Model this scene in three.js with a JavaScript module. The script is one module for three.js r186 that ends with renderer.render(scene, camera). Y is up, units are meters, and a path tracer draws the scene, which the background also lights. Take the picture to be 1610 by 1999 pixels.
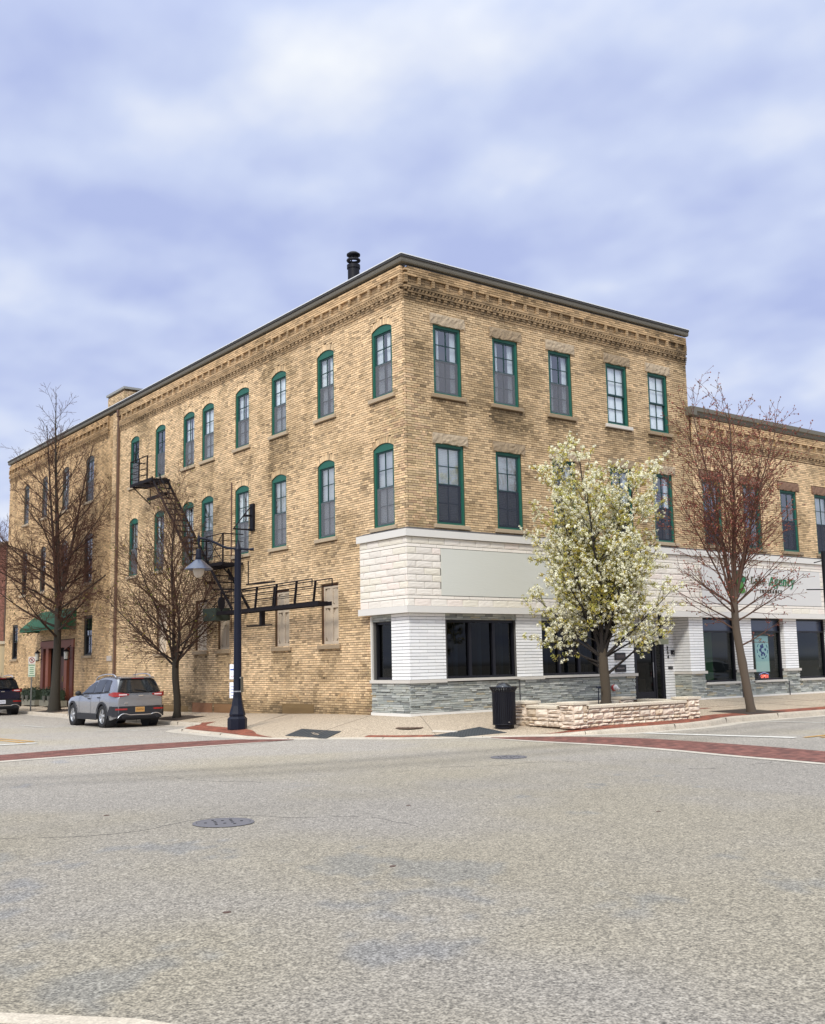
import * as THREE from 'three';
import { mergeGeometries, mergeVertices, toCreasedNormals } from 'three/addons/utils/BufferGeometryUtils.js';
import { ImprovedNoise } from 'three/addons/math/ImprovedNoise.js';
import { FontLoader } from 'three/addons/loaders/FontLoader.js';
import { TextGeometry } from 'three/addons/geometries/TextGeometry.js';
import { RoundedBoxGeometry } from 'three/addons/geometries/RoundedBoxGeometry.js';

// ---------------------------------------------------------------- camera, sky, sun, exposure
const scene = new THREE.Scene();
const D2R = Math.PI / 180;
const camera = new THREE.PerspectiveCamera(51.35, 825 / 1024, 0.1, 1500);
camera.position.set(-17.5955, 1.3785, 23.3192);
camera.lookAt(-17.5955 + 0.6002, 1.3785 + 0.1414, 23.3192 - 0.7872);
camera.rotateZ(-1.144 * D2R);
scene.add(camera);
const CAM = camera.position.clone();

const noise = new ImprovedNoise();
function fbm(x, y, z, oct = 4) { let a = 0, f = 1, w = 0.5; for (let i = 0; i < oct; i++) { a += w * noise.noise(x * f + 3.1 * i, y * f + 1.7 * i, z * f); f *= 2.03; w *= 0.5; } return a; }
const sstep = (a, b, x) => { const t = Math.min(1, Math.max(0, (x - a) / (b - a))); return t * t * (3 - 2 * t); };
const mix = (a, b, t) => a + (b - a) * t;
function rng(seed) { let s = seed >>> 0; return () => { s = (s + 0x6D2B79F5) >>> 0; let t = s; t = Math.imul(t ^ (t >>> 15), t | 1); t ^= t + Math.imul(t ^ (t >>> 7), t | 61); return ((t ^ (t >>> 14)) >>> 0) / 4294967296; }; }

const SUN = new THREE.Vector3(-0.62, 0.66, 0.42).normalize();
{ // soft broken overcast: a computed sky of air and clouds
  const W = 2048, H = 1024, data = new Float32Array(W * H * 4);
  // cloud lumps: [azimuth from +x towards +z in degrees, elevation, radius az, radius el, strength]
  const yaw0 = Math.atan2(-0.7872, 0.6002) / D2R;
  const px = (x, y) => { const f = 2079, a = (x - 805) / f, b = -(y - 999.5) / f, cr = Math.cos(-1.144 * D2R), sr = Math.sin(-1.144 * D2R); const A = a * cr - b * sr, B = a * sr + b * cr; const p = 8.129 * D2R; const fw = Math.cos(p) - B * Math.sin(p), up = Math.sin(p) + B * Math.cos(p); return [yaw0 + Math.atan2(A, fw) / D2R, Math.atan2(up, Math.hypot(fw, A)) / D2R]; };
  const lumps = [[600, 120, 4.2, 3.0, 1.0], [560, 190, 3.0, 2.0, .5], [250, 225, 4.6, 1.7, .75], [965, 345, 3.0, 1.7, .8], [1200, 290, 5, 2, .6], [1390, 70, 3.6, 3, .65], [1540, 250, 4, 1.6, .6], [720, 130, 3.5, 2.2, .5], [550, 380, 5, 1.1, .35], [1180, 580, 5, 1.0, .3], [90, 300, 6, 1.3, .4], [1330, 450, 4, 1.2, .35], [100, 600, 5, 1.0, .4], [860, 20, 4, 2, .4],
    [850, 255, 4, 1.6, -.5], [80, 110, 6, 2.2, -.35], [1250, 190, 5, 2, -.4], [650, 440, 8, 1.2, -.35], [1480, 170, 4, 1.6, -.4], [250, 400, 7, 1.2, -.3], [1100, 480, 7, 1.1, -.25], [380, 120, 4, 2.2, -.3], [1050, 130, 3.4, 2.5, -.15], [900, 560, 8, 1, -.2], [300, 560, 6, .9, -.2]].map(l => [...px(l[0], l[1]), l[2], l[3], l[4]]);
  const K = 0.582, lo = [0.45, 0.525, 0.84].map(v => v * K), md = [0.60, 0.68, 0.93].map(v => v * K), hi = [0.86, 0.90, 1.0].map(v => v * K);
  for (let j = 0; j < H; j++) {
    const el = ((j + 0.5) / H - 0.5) * Math.PI, y = Math.sin(el), c = Math.cos(el);
    for (let i = 0; i < W; i++) {
      const az = ((i + 0.5) / W - 0.5) * 2 * Math.PI, x = c * Math.cos(az), z = c * Math.sin(az);
      const k = (j * W + i) * 4;
      if (y < -0.03) { data[k] = 0.2; data[k + 1] = 0.2; data[k + 2] = 0.2; data[k + 3] = 1; continue; }
      const q = 1 / (Math.max(0, y) + 0.13);
      let v = 0.47 + 0.85 * fbm(x * q * 0.9 + 5, 3.3, z * q * 0.9 + 9, 5) + 0.42 * fbm(x * q * 5.5 + 2 + .5 * z * q, 1.9, z * q * 5.5, 5) + .22 * fbm(x * q * 14, 4.4, z * q * 9, 4) + 0.66 * fbm(x * q * 2.1, 8.1, z * q * 2.3 + 4, 4);
      const ad = az / D2R, ed = el / D2R;
      for (const l of lumps) { let da = ad - l[0]; da -= 360 * Math.round(da / 360); const d = (da * da) / (l[2] * l[2]) + ((ed - l[1]) ** 2) / (l[3] * l[3]); if (d < 9) v += 0.42 * l[4] * Math.exp(-d); }
      v += 0.16 * (1 - sstep(0, 0.3, y));
      v = Math.min(1.1, Math.max(0, v));
      const zen = 1 + 2.5 * sstep(0.5, 0.98, y) + 1.2 * Math.max(0, x * SUN.x + y * SUN.y + z * SUN.z) ** 8 * sstep(0.3, 0.6, y);
      for (let n = 0; n < 3; n++) { const a = v < 0.5 ? mix(lo[n], md[n], v * 2) : mix(md[n], hi[n], v * 2 - 1); data[k + n] = a * (n === 2 ? .985 : 1.01) * (n === 2 ? mix(1, zen, 0.66) : n === 1 ? mix(1, zen, .93) : zen); }
      data[k + 3] = 1;
    }
  }
  const t = new THREE.DataTexture(data, W, H, THREE.RGBAFormat, THREE.FloatType);
  t.mapping = THREE.EquirectangularReflectionMapping; t.magFilter = t.minFilter = THREE.LinearFilter; t.needsUpdate = true;
  scene.background = t; scene.environment = t; scene.backgroundIntensity = 1; scene.environmentIntensity = 1;
}
const sun = new THREE.DirectionalLight(new THREE.Color(1, 0.95, 0.86), 1.5);
sun.position.copy(SUN).multiplyScalar(120); sun.target.position.set(0, 3, 0);
sun.castShadow = true; sun.shadow.radius = 20; sun.shadow.mapSize.set(2048, 2048);
Object.assign(sun.shadow.camera, { left: -50, right: 50, top: 50, bottom: -50, near: 1, far: 300 });
scene.add(sun, sun.target);
const renderer = new THREE.WebGLRenderer({ antialias: true });
renderer.toneMapping = THREE.LinearToneMapping;
renderer.toneMappingExposure = 1.72;
renderer.shadowMap.enabled = true;
renderer.setSize(825, 1024);

// ---------------------------------------------------------------- helpers
const used = {};
function numbered(n) { const k = used[n] = (used[n] ?? -1) + 1; return k ? `${n}_${String(k).padStart(3, '0')}` : n; }
const mats = [];
function M(c, rough = 0.8, o = {}) { const m = new THREE.MeshPhysicalMaterial({ color: Array.isArray(c) ? new THREE.Color().setRGB(...c) : new THREE.Color(c), roughness: rough, ...o }); return m; }
function tag(o, label, category, group, kind) { o.userData.label = label; if (category) o.userData.category = category; if (group) o.userData.group = group; if (kind) o.userData.kind = kind; return o; }
function thing(name, label, category, group, pos, rotY = 0) { const g = new THREE.Group(); g.name = numbered(name); if (pos) g.position.set(...pos); g.rotation.y = rotY; scene.add(g); return tag(g, label, category, group); }
function part(parent, name, geo, mat, label) { const m = new THREE.Mesh(geo, mat); m.name = name; m.castShadow = m.receiveShadow = true; parent.add(m); if (label) m.userData.label = label; return m; }
function single(name, geo, mat, label, category, group) { const m = part(scene, numbered(name), geo, mat); return tag(m, label, category, group); }
function structure(name, geo, mat, label) { const m = part(scene, numbered(name), geo, mat); m.userData.kind = 'structure'; if (label) m.userData.label = label; return m; }
const BOX = new THREE.BoxGeometry(1, 1, 1);
function bx(w, h, d, x = 0, y = 0, z = 0, ry = 0, rx = 0, rz = 0) { const g = new THREE.BoxGeometry(w, h, d); if (rx) g.rotateX(rx); if (ry) g.rotateY(ry); if (rz) g.rotateZ(rz); g.translate(x, y, z); return g; }
function bar(a, b, r, sides = 6) { // round bar between two points
  const A = new THREE.Vector3(...a), B = new THREE.Vector3(...b), d = B.clone().sub(A), L = d.length();
  const g = new THREE.CylinderGeometry(r, r, L, sides); g.applyQuaternion(new THREE.Quaternion().setFromUnitVectors(new THREE.Vector3(0, 1, 0), d.normalize())); g.translate(...A.add(B).multiplyScalar(0.5).toArray()); return g;
}
function flatBar(a, b, w, h) { // rectangular bar between two points; w sideways, h up
  const A = new THREE.Vector3(...a), B = new THREE.Vector3(...b), d = B.clone().sub(A), L = d.length(); d.normalize();
  let s = new THREE.Vector3().crossVectors(d, new THREE.Vector3(0, 1, 0)); if (s.lengthSq() < 1e-6) s.set(1, 0, 0); s.normalize(); const u = new THREE.Vector3().crossVectors(s, d);
  const g = new THREE.BoxGeometry(w, h, L); g.applyMatrix4(new THREE.Matrix4().makeBasis(s, u, d.negate())); g.translate(...A.add(B).multiplyScalar(0.5).toArray()); return g;
}
function clean(gs) { return gs.map(g => { g = g.index ? g.toNonIndexed() : g; for (const k of Object.keys(g.attributes)) if (!['position', 'normal', 'uv'].includes(k)) g.deleteAttribute(k); if (!g.attributes.normal) g.computeVertexNormals(); if (!g.attributes.uv) g.setAttribute('uv', new THREE.BufferAttribute(new Float32Array(g.attributes.position.count * 2), 2)); return g; }); }
function mg(gs) { return mergeGeometries(clean(gs.flat())); }
function boxUV(g, s = 1) { // uv in metres by dominant normal
  g = g.index ? g.toNonIndexed() : g; const p = g.attributes.position, uv = new Float32Array(p.count * 2), a = new THREE.Vector3(), b = new THREE.Vector3(), c = new THREE.Vector3();
  for (let i = 0; i < p.count; i += 3) { a.fromBufferAttribute(p, i); b.fromBufferAttribute(p, i + 1); c.fromBufferAttribute(p, i + 2); const n = b.clone().sub(a).cross(c.clone().sub(a)); const ax = Math.abs(n.x), ay = Math.abs(n.y), az = Math.abs(n.z);
    [a, b, c].forEach((v, k) => { const [u, w] = ay >= ax && ay >= az ? [v.x, v.z] : ax > az ? [v.z, v.y] : [v.x, v.y]; uv[(i + k) * 2] = u / s; uv[(i + k) * 2 + 1] = w / s; }); }
  g.setAttribute('uv', new THREE.BufferAttribute(uv, 2)); return g;
}
function geoFrom(pos, idx) { const g = new THREE.BufferGeometry(); g.setAttribute('position', new THREE.BufferAttribute(new Float32Array(pos), 3)); if (idx) g.setIndex(idx); return g; }
// sweep a closed profile [[n,h]..] along a plan path [[x,z]..], mitred; n points to the right of travel
function sweep(profile, path, closed = false) {
  const P = path.map(p => new THREE.Vector2(...p)), N = P.length, dirs = [];
  for (let i = 0; i < N - 1 + (closed ? 1 : 0); i++) dirs.push(P[(i + 1) % N].clone().sub(P[i]).normalize());
  const rt = d => new THREE.Vector2(-d.y, d.x); // right of travel in (x,z) seen from above with z towards viewer
  const rings = P.map((p, i) => {
    const d0 = closed ? dirs[(i - 1 + N) % N] : dirs[Math.max(0, i - 1)], d1 = closed ? dirs[i] : dirs[Math.min(dirs.length - 1, i)], a = rt(d0), b = rt(d1), m = a.clone().add(b).normalize(), k = 1 / Math.max(0.3, m.dot(a));
    return profile.map(([n, h]) => [p.x + m.x * n * k, h, p.y + m.y * n * k]);
  });
  const pos = [], K = profile.length, quad = (a, b, c, d) => pos.push(...a, ...b, ...c, ...a, ...c, ...d);
  let area = 0; for (let k = 0; k < K; k++) { const [a, b] = profile[k], [c, d] = profile[(k + 1) % K]; area += a * d - c * b; }
  const cw = area < 0;
  for (let i = 0; i < N - 1 + (closed ? 1 : 0); i++) for (let k = 0; k < K; k++) { const r0 = rings[i], r1 = rings[(i + 1) % N], k2 = (k + 1) % K; cw ? quad(r0[k], r0[k2], r1[k2], r1[k]) : quad(r0[k], r1[k], r1[k2], r0[k2]); }
  if (!closed) { const tris = THREE.ShapeUtils.triangulateShape(profile.map(p => new THREE.Vector2(...p)), []);
    for (const [ring, flip] of [[rings[0], cw], [rings[N - 1], !cw]]) for (const t of tris) { const q = flip ? [t[0], t[2], t[1]] : t; for (const v of q) pos.push(...ring[v]); } }
  const g = geoFrom(pos); g.computeVertexNormals(); return boxUV(g);
}
const rectP = (n0, n1, h0, h1) => [[n0, h0], [n1, h0], [n1, h1], [n0, h1]];
// facade frames: local (u, h, n) -> world
const FR = new THREE.Matrix4(); // main street front: u=+x, n=+z
const FL = new THREE.Matrix4().makeBasis(new THREE.Vector3(0, 0, 1), new THREE.Vector3(0, 1, 0), new THREE.Vector3(-1, 0, 0)); // side street: u=-s along +z, n=-x
function onFace(F, o) { o.applyMatrix4(F); return o; }
// textures
function tex(n, fn, srgb = false, rep = 1) { const d = new Uint8Array(n * n * 4); for (let j = 0; j < n; j++) for (let i = 0; i < n; i++) { const c = fn(i / n, j / n, i, j); const k = (j * n + i) * 4; for (let q = 0; q < 3; q++) d[k + q] = Math.max(0, Math.min(255, c[q])); d[k + 3] = 255; } const t = new THREE.DataTexture(d, n, n, THREE.RGBAFormat); t.wrapS = t.wrapT = THREE.RepeatWrapping; t.magFilter = THREE.LinearFilter; t.minFilter = THREE.LinearMipmapLinearFilter; t.generateMipmaps = true; t.repeat.set(rep, rep); if (srgb) t.colorSpace = THREE.SRGBColorSpace; t.needsUpdate = true; return t; }
function tile(seed, n) { const r = rng(seed), a = new Float32Array(n * n); for (let i = 0; i < a.length; i++) a[i] = r(); return (u, v) => { const x = u * n, y = v * n, i = Math.floor(x), j = Math.floor(y), fx = x - i, fy = y - j, g = (p, q) => a[((q % n + n) % n) * n + (p % n + n) % n], sx = fx * fx * (3 - 2 * fx), sy = fy * fy * (3 - 2 * fy); return mix(mix(g(i, j), g(i + 1, j), sx), mix(g(i, j + 1), g(i + 1, j + 1), sx), sy); }; }
function canvasTex(w, h, draw) { const c = document.createElement('canvas'); c.width = w; c.height = h; const x = c.getContext('2d'); draw(x, w, h); const t = new THREE.CanvasTexture(c); t.colorSpace = THREE.SRGBColorSpace; t.magFilter = THREE.LinearFilter; return t; }

const g255 = v => [Math.max(0, Math.min(255, v)), Math.max(0, Math.min(255, v)), Math.max(0, Math.min(255, v))];
const A1 = tile(1, 256), A2 = tile(2, 128), A3 = tile(3, 48), A4 = tile(4, 16), A5 = tile(5, 6);
const tAsph = tex(1024, (u, v, i, j) => { const f = A1(u * 2 % 1, v * 2 % 1), a = A1(u, v), b = A2(u, v), c = A3(u, v); let s = 200 + 84 * (a - .5) + 96 * (f - .5) + 16 * (b - .5) + 6 * (c - .5); if (f < 0.10) s -= 34; return [s, s * 0.985, s * 0.965]; }, true);
const tAsphB = tex(512, (u, v) => g255(255 * (0.5 * A1(u, v) + 0.3 * A2(u, v) + 0.2 * A3(u, v))));
const tConc = tex(512, (u, v) => { const s = 226 + 38 * (A1(u, v) - .5) + 22 * (A2(u, v) - .5) + 18 * (A3(u, v) - .5) + 16 * (A4(u, v) - .5) + 14 * (A5(u, v) - .5); return [s, s * .995, s * .985]; }, true);
const tRough = tex(256, (u, v) => g255(255 * (0.35 * A2(u, v) + 0.4 * A3(u, v) + 0.25 * A4(u, v))));
const cream = (s) => s;
// ---------------------------------------------------------------- ground: road, kerbs, pavements, markings
tAsph.repeat.set(0.25, 0.25); tAsphB.repeat.set(0.25, 0.25); tConc.repeat.set(0.5, 0.5); tRough.repeat.set(1, 1);
const roadH = (x, z) => -0.345 - 0.14 * sstep(3, 12, -z);
const mAsph = M([0.535, 0.505, 0.46], 0.92, { map: tAsph, bumpMap: tAsphB, bumpScale: 0.006, vertexColors: true });
const mConc = M([0.58, 0.52, 0.44], 0.9, { map: tConc, bumpMap: tAsphB, bumpScale: 0.003 });
const mPave = M([0.70, 0.585, 0.455], 0.92, { map: tAsph, bumpMap: tAsphB, bumpScale: 0.004 });
const mKerb = M([0.60, 0.53, 0.44], 0.9, { map: tConc });
const mGut = M([0.60, 0.55, 0.48], 0.9, { map: tConc });
{
  const line = (a) => { const r = []; for (const [p, q, s] of a) for (let v = p; v < q - 1e-6; v += s) r.push(v); r.push(a[a.length - 1][1]); return r; };
  const xs = line([[-400, -60, 20], [-60, -24, 3], [-24, -3, 0.13], [-3, 12, 0.3], [12, 60, 3], [60, 400, 20]]), zs = line([[-400, -60, 20], [-60, -18, 3], [-18, -2, 0.6], [-2, 9, 0.25], [9, 20, 0.13], [20, 60, 3], [60, 400, 20]]);
  const pos = [], uv = [], col = [], idx = [], nx = xs.length;
  for (const z of zs) for (const x of xs) {
    pos.push(x, roadH(x, z), z); uv.push(x, z);
    const n1 = fbm(x * 0.16, 1.3, z * 0.16, 4), n2 = fbm(x * 0.42 + 7, 5.1, z * 0.42, 5), n3 = fbm(x * 1.6, 9.2, z * 1.6, 3);
    const ptch = (a, b, r) => Math.exp(-((x - a) ** 2 + (z - b) ** 2) / (r * r)); const n4 = fbm(x * 4.2, 6.4, z * 4.2, 3), grey = .9 * sstep(0.19, 0.27, n2 * .55 + 0.40 * n3 + .40 * n4 + .42 * ptch(-12.15, 15.3, .75) + .42 * ptch(-12.7, 16.6, .75) + .40 * ptch(-11.7, 16.1, .5) + .34 * ptch(-12.9, 13.6, .7) + .3 * ptch(-10, 18.3, .6) + .38 * ptch(-13.6, 17.9, .5) + .3 * ptch(-9.7, 17.2, .4) + .16 * sstep(-12.8, -15.5, x) - .08); // bluish worn patches
    const tan = sstep(-0.1, 0.3, n1 + 0.2 * n2);
    let r = 1 + 0.1 * n3, g = r, b = r;
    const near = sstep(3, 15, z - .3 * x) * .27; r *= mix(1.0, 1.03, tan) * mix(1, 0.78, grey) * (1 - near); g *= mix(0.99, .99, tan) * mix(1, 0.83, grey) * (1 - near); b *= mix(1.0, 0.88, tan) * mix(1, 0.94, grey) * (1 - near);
    // tyre-darkened lane curving round the far side of the crossing
    const zz = 6.95 - .014 * (x + 4.5) ** 2 + (x < -4.5 ? -.018 * (x + 4.5) ** 2 : .12 * (x + 4.5)), d1 = z - zz - .25 * n2, d2 = d1 - 1.25, wk = .6 + .9 * Math.max(0, .5 + n1 + n3 * .5); const dk = wk * (0.21 * Math.exp(-d1 * d1 / 0.13) + 0.17 * Math.exp(-d2 * d2 / 0.18) + .05 * Math.exp(-((d1 - .6) ** 2) / .6)) + .05 * Math.exp(-((z - 10.8 - .3 * n2 + .05 * x) ** 2) / .12) * wk;
    const fine = sstep(4.5, 2.2, z + 0.55 * x + 1.5) * 0.0;
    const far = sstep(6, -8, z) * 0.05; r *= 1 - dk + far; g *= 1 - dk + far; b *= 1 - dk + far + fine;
    col.push(r, g, b);
  }
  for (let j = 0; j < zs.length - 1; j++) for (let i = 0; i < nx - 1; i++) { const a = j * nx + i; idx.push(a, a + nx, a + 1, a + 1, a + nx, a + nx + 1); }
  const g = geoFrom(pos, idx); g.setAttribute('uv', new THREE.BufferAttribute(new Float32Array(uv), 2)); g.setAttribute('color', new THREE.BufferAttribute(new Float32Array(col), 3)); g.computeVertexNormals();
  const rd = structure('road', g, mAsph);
  // hairline cracks and small tar spots
  const rc = rng(1999), mc = M([.10, .095, .09], .95);
  for (const [x, z, a, L] of [[-14.2, 11.5, .35, 5.5], [-7.5, 9.0, -.1, 4.5], [-10.5, 6.0, 1.2, 3], [-4, 12, .6, 4], [-16.5, 13.4, .2, 3.2]]) { const seg = []; let px = x, pz = z, an = a; for (let k = 0; k < L / .16; k++) { const nx = px + Math.cos(an) * .16, nz = pz + Math.sin(an) * .16; if (rc() > .25) seg.push(flatBar([px, roadH(px, pz) + .001, pz], [nx, roadH(nx, nz) + .001, nz], .004 + .006 * rc(), .004)); px = nx; pz = nz; an += (rc() - .5) * .8; } part(rd, 'crack', mg(seg), mc); }
  for (const [x, z, s] of [[-12.6, 10.6, .035], [-12.0, 15.6, .03], [-13.9, 16.2, .03], [-9.5, 12.5, .03], [-15.1, 12.0, .035], [-7.8, 15, .03]]) { const t = part(rd, 'tar_spot', new THREE.CylinderGeometry(s, s * 1.1, .006, 9), M([.09, .055, .045], .9)); t.position.set(x, roadH(x, z) + .003, z); t.scale.z = .7; }
}
// pavement: pairs of [building side x,z,h], [kerb x,z,h]
const PV = [
  [0.3, -90, -.24, -2.2, -90, -.37], [0.3, -30, -.22, -2.2, -30, -.37], [0.3, -16, -.22, -2.2, -16, -.37], [0.3, -11.5, -.155, -2.2, -10.4, -.36], [0.3, -9.5, -.125, -2.25, -8.2, -.345], [0.3, -8.4, -.11, -2.9, -7.0, -.33],
  [0.3, -7.3, -.10, -3.9, -5.75, -.31], [0.3, -6.3, -.08, -4.38, -5.0, -.30], [0.3, -5.2, -.05, -4.55, -4.1, -.295], [0.3, -3.2, -.02, -4.62, -2.3, -.30], [0.3, -1.6, 0, -4.66, -.9, -.325], [0.3, -.7, 0, -4.5, .1, -.338], [0.2, -.1, 0, -4.05, .85, -.338],
  [0.2, -.05, 0, -3.5, 1.35, -.338], [0.2, -.02, 0, -3.0, 2.0, -.338], [0.25, -.02, 0, -2.55, 2.7, -.338], [0.3, -.02, 0, -1.95, 3.25, -.338], [0.4, -.02, 0, -1.3, 3.7, -.338], [0.6, -.02, 0, -.75, 4.2, -.338], [1.2, -.02, 0, -.1, 4.65, -.335], [2, -.02, 0, .6, 5.1, -.315],
  [2.7, -.02, 0, 1.3, 5.55, -.26], [3.3, -.02, 0, 2.0, 5.8, -.23], [4.1, -.02, 0, 3.0, 5.92, -.22], [5.2, -.02, 0, 4.3, 5.88, -.22], [6.1, -.02, 0, 5.5, 5.7, -.21], [6.9, -.02, 0, 6.35, 5.4, -.20], [7.6, -.02, 0, 7.1, 5.22, -.2], [9, -.02, 0, 8.6, 5.2, -.2], [14, -.02, 0, 14, 5.2, -.2], [40, -.02, 0, 40, 5.2, -.2], [120, -.02, 0, 120, 5.2, -.2]];
// resample finely
const PR = []; for (let i = 0; i < PV.length - 1; i++) { const a = PV[i], b = PV[i + 1], L = Math.hypot(b[3] - a[3], b[4] - a[4]), n = Math.min(14, Math.max(2, Math.ceil(L / 0.35))); for (let k = 0; k < n; k++) PR.push(a.map((v, j) => mix(v, b[j], k / n))); } PR.push(PV[PV.length - 1]);
function paveAt(row, v) { return [mix(row[0], row[3], v), mix(row[2], row[5], v), mix(row[1], row[4], v)]; }
function paveSheet(rows, v0, v1, lift, nv = 6) { // v0, v1 may be functions of the row; measured as fraction building->kerb
  const pos = [], idx = [], uv = [], f0 = typeof v0 === 'function' ? v0 : () => v0, f1 = typeof v1 === 'function' ? v1 : () => v1;
  rows.forEach((r, i) => { for (let k = 0; k <= nv; k++) { const p = paveAt(r, mix(f0(r, i), f1(r, i), k / nv)); pos.push(p[0], p[1] + lift, p[2]); uv.push(p[0], p[2]); } });
  for (let i = 0; i < rows.length - 1; i++) for (let k = 0; k < nv; k++) { const a = i * (nv + 1) + k, b = a + nv + 1; idx.push(a, b, a + 1, a + 1, b, b + 1); }
  const g = geoFrom(pos, idx); g.setAttribute('uv', new THREE.BufferAttribute(new Float32Array(uv), 2)); g.computeVertexNormals();
  const n = g.attributes.normal; if (n.getY(0) < 0) { for (let i = 0; i < idx.length; i += 3) [idx[i], idx[i + 1]] = [idx[i + 1], idx[i]]; g.setIndex(idx); g.computeVertexNormals(); }
  return g;
}
const wid = r => Math.hypot(r[3] - r[0], r[4] - r[1]);
structure('pavement', paveSheet(PR, 0, r => 1 - 0.14 / wid(r), 0, 8), mPave);
function paveH(x, z) { // height of the pavement under a point
  let best = -0.2, bd = 1e9;
  for (let i = 0; i < PR.length; i++) { const r = PR[i], dx = r[3] - r[0], dz = r[4] - r[1], t = Math.min(1, Math.max(0, ((x - r[0]) * dx + (z - r[1]) * dz) / (dx * dx + dz * dz))), d = (r[0] + dx * t - x) ** 2 + (r[1] + dz * t - z) ** 2; if (d < bd) { bd = d; best = mix(r[2], r[5], t); } }
  return best;
}
{ // kerb: top strip and face down to the road, with rounded nose
  const pos = [], idx = [], n = 5;
  PR.forEach((r, i) => {
    const a = PR[Math.max(0, i - 1)], b = PR[Math.min(PR.length - 1, i + 1)]; let dx = b[3] - a[3], dz = b[4] - a[4]; const L = Math.hypot(dx, dz); dx /= L; dz /= L; const nx = -dz, nz = dx; // towards the road
    const w = wid(r), p = paveAt(r, 1 - 0.14 / w), h = r[5], rh = roadH(r[3], r[4]) - 0.02;
    const sec = [[p[0], p[1] + 0.003, p[2]], [r[3] - nx * .02, h + 0.004, r[4] - nz * .02], [r[3] + nx * .005, h - 0.008, r[4] + nz * .005], [r[3] + nx * .02, mix(h, rh, .3) , r[4] + nz * .02], [r[3] + nx * .04, rh, r[4] + nz * .04]];
    for (const s of sec) pos.push(...s);
  });
  for (let i = 0; i < PR.length - 1; i++) for (let k = 0; k < n - 1; k++) { const a = i * n + k, b = a + n; idx.push(a, a + 1, b, a + 1, b + 1, b); }
  let g = geoFrom(pos, idx).toNonIndexed(); g.computeVertexNormals(); if (g.attributes.normal.getY(0) < 0) { g = geoFrom(pos, idx.reverse()).toNonIndexed(); g.computeVertexNormals(); }
  const kerb = structure('kerb', boxUV(g), mKerb);
  // expansion joints in the kerb
  const mj = M([0.1, 0.085, 0.07], 0.95);
  for (let i = 8; i < PR.length - 8; i += 9) { const r = PR[i]; if (Math.abs(r[4]) > 30 || r[3] > 25) continue; const a = PR[i - 1], b = PR[i + 1], ang = Math.atan2(b[3] - a[3], b[4] - a[4]); const rh = roadH(r[3], r[4]); const g = bx(0.16, Math.max(.02, r[5] - rh + .006), 0.012); const m = part(kerb, 'joint', g, mj); m.rotation.y = ang; m.position.set(mix(r[0], r[3], 1 - .05 / wid(r)), (r[5] + rh) / 2 + .004, mix(r[1], r[4], 1 - .05 / wid(r))); }
  // gutter pan lying on the road along the kerb
  const gp = [], gi = [], gu = [];
  PR.forEach((r, i) => { const a = PR[Math.max(0, i - 1)], b = PR[Math.min(PR.length - 1, i + 1)]; let dx = b[3] - a[3], dz = b[4] - a[4]; const L = Math.hypot(dx, dz); dx /= L; dz /= L; const ww = r[4] < -8 ? 0.5 : 0.42; for (const q of [0.02, ww]) { const x = r[3] - dz * q, z = r[4] + dx * q; gp.push(x, roadH(x, z) + 0.0045, z); gu.push(x, z); } });
  for (let i = 0; i < PR.length - 1; i++) { const a = i * 2; gi.push(a, a + 1, a + 2, a + 1, a + 3, a + 2); }
  const gg = geoFrom(gp, gi); gg.setAttribute('uv', new THREE.BufferAttribute(new Float32Array(gu), 2)); gg.computeVertexNormals(); if (gg.attributes.normal.getY(0) < 0) { gg.setIndex(gi.reverse()); gg.computeVertexNormals(); }
  structure('gutter', gg, mGut);
}
// brick paver bands along the kerbs
const tPav = tex(512, (u, v) => { // running brick courses, 0.1 x 0.2 m, on a 1.6 m tile
  const y = v * 16, row = Math.floor(y), x = u * 8 + (row % 2) * .5, cx = Math.floor(x), fx = x - cx, fy = y - row, j = fx < .035 || fy < .07; const h = (Math.sin(((cx % 8) * 127.1 + row * 311.7)) * 43758.5453) % 1, k = Math.abs(h); const s = 0.78 + .4 * k + .25 * (A2(u, v) - .5); return j ? [150 * .8, 120 * .8, 105 * .8] : [Math.min(255, 225 * s), Math.min(255, 205 * s), Math.min(255, 200 * s)]; }, true, 1 / 1.6);
const mPaver = M([0.33, 0.115, 0.065], 0.9, { map: tPav });
const mBandL = M([0.225, 0.10, 0.08], 0.9, { map: tPav });
{
  const sel = (f) => PR.filter(f);
  const d = (m) => r => 1 - m / wid(r);
  const L = sel(r => r[4] > -8.3 && r[4] < 0.15 && r[3] < 0);
  structure('brick_paving', paveSheet(L, (r, i) => 1 - mix(.16, .95, sstep(0, 5, i) * sstep(L.length, L.length - 9, i) + 0) / wid(r), d(.15), 0.005, 4), mPaver);
  const Cn = sel(r => r[3] > -3.25 && r[3] < -1.5 && r[4] > 1.9 && r[4] < 4);
  structure('brick_paving', paveSheet(Cn, d(.42), d(.15), 0.005, 2), mPaver);
  const Rt = sel(r => r[3] > 0.05 && r[3] < 60 && r[4] > 4);
  structure('brick_paving', paveSheet(Rt, (r, i) => 1 - mix(.16, .8, sstep(0, 7, i)) / wid(r), d(.15), 0.005, 4), mPaver);
  // narrow dark strip of pavers from the planter towards the maple
  const Sp = sel(r => r[3] > 4.5 && r[3] < 9);
  structure('brick_paving', paveSheet(Sp, d(2.55), d(2.35), 0.005, 2), mPaver);
}
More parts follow.
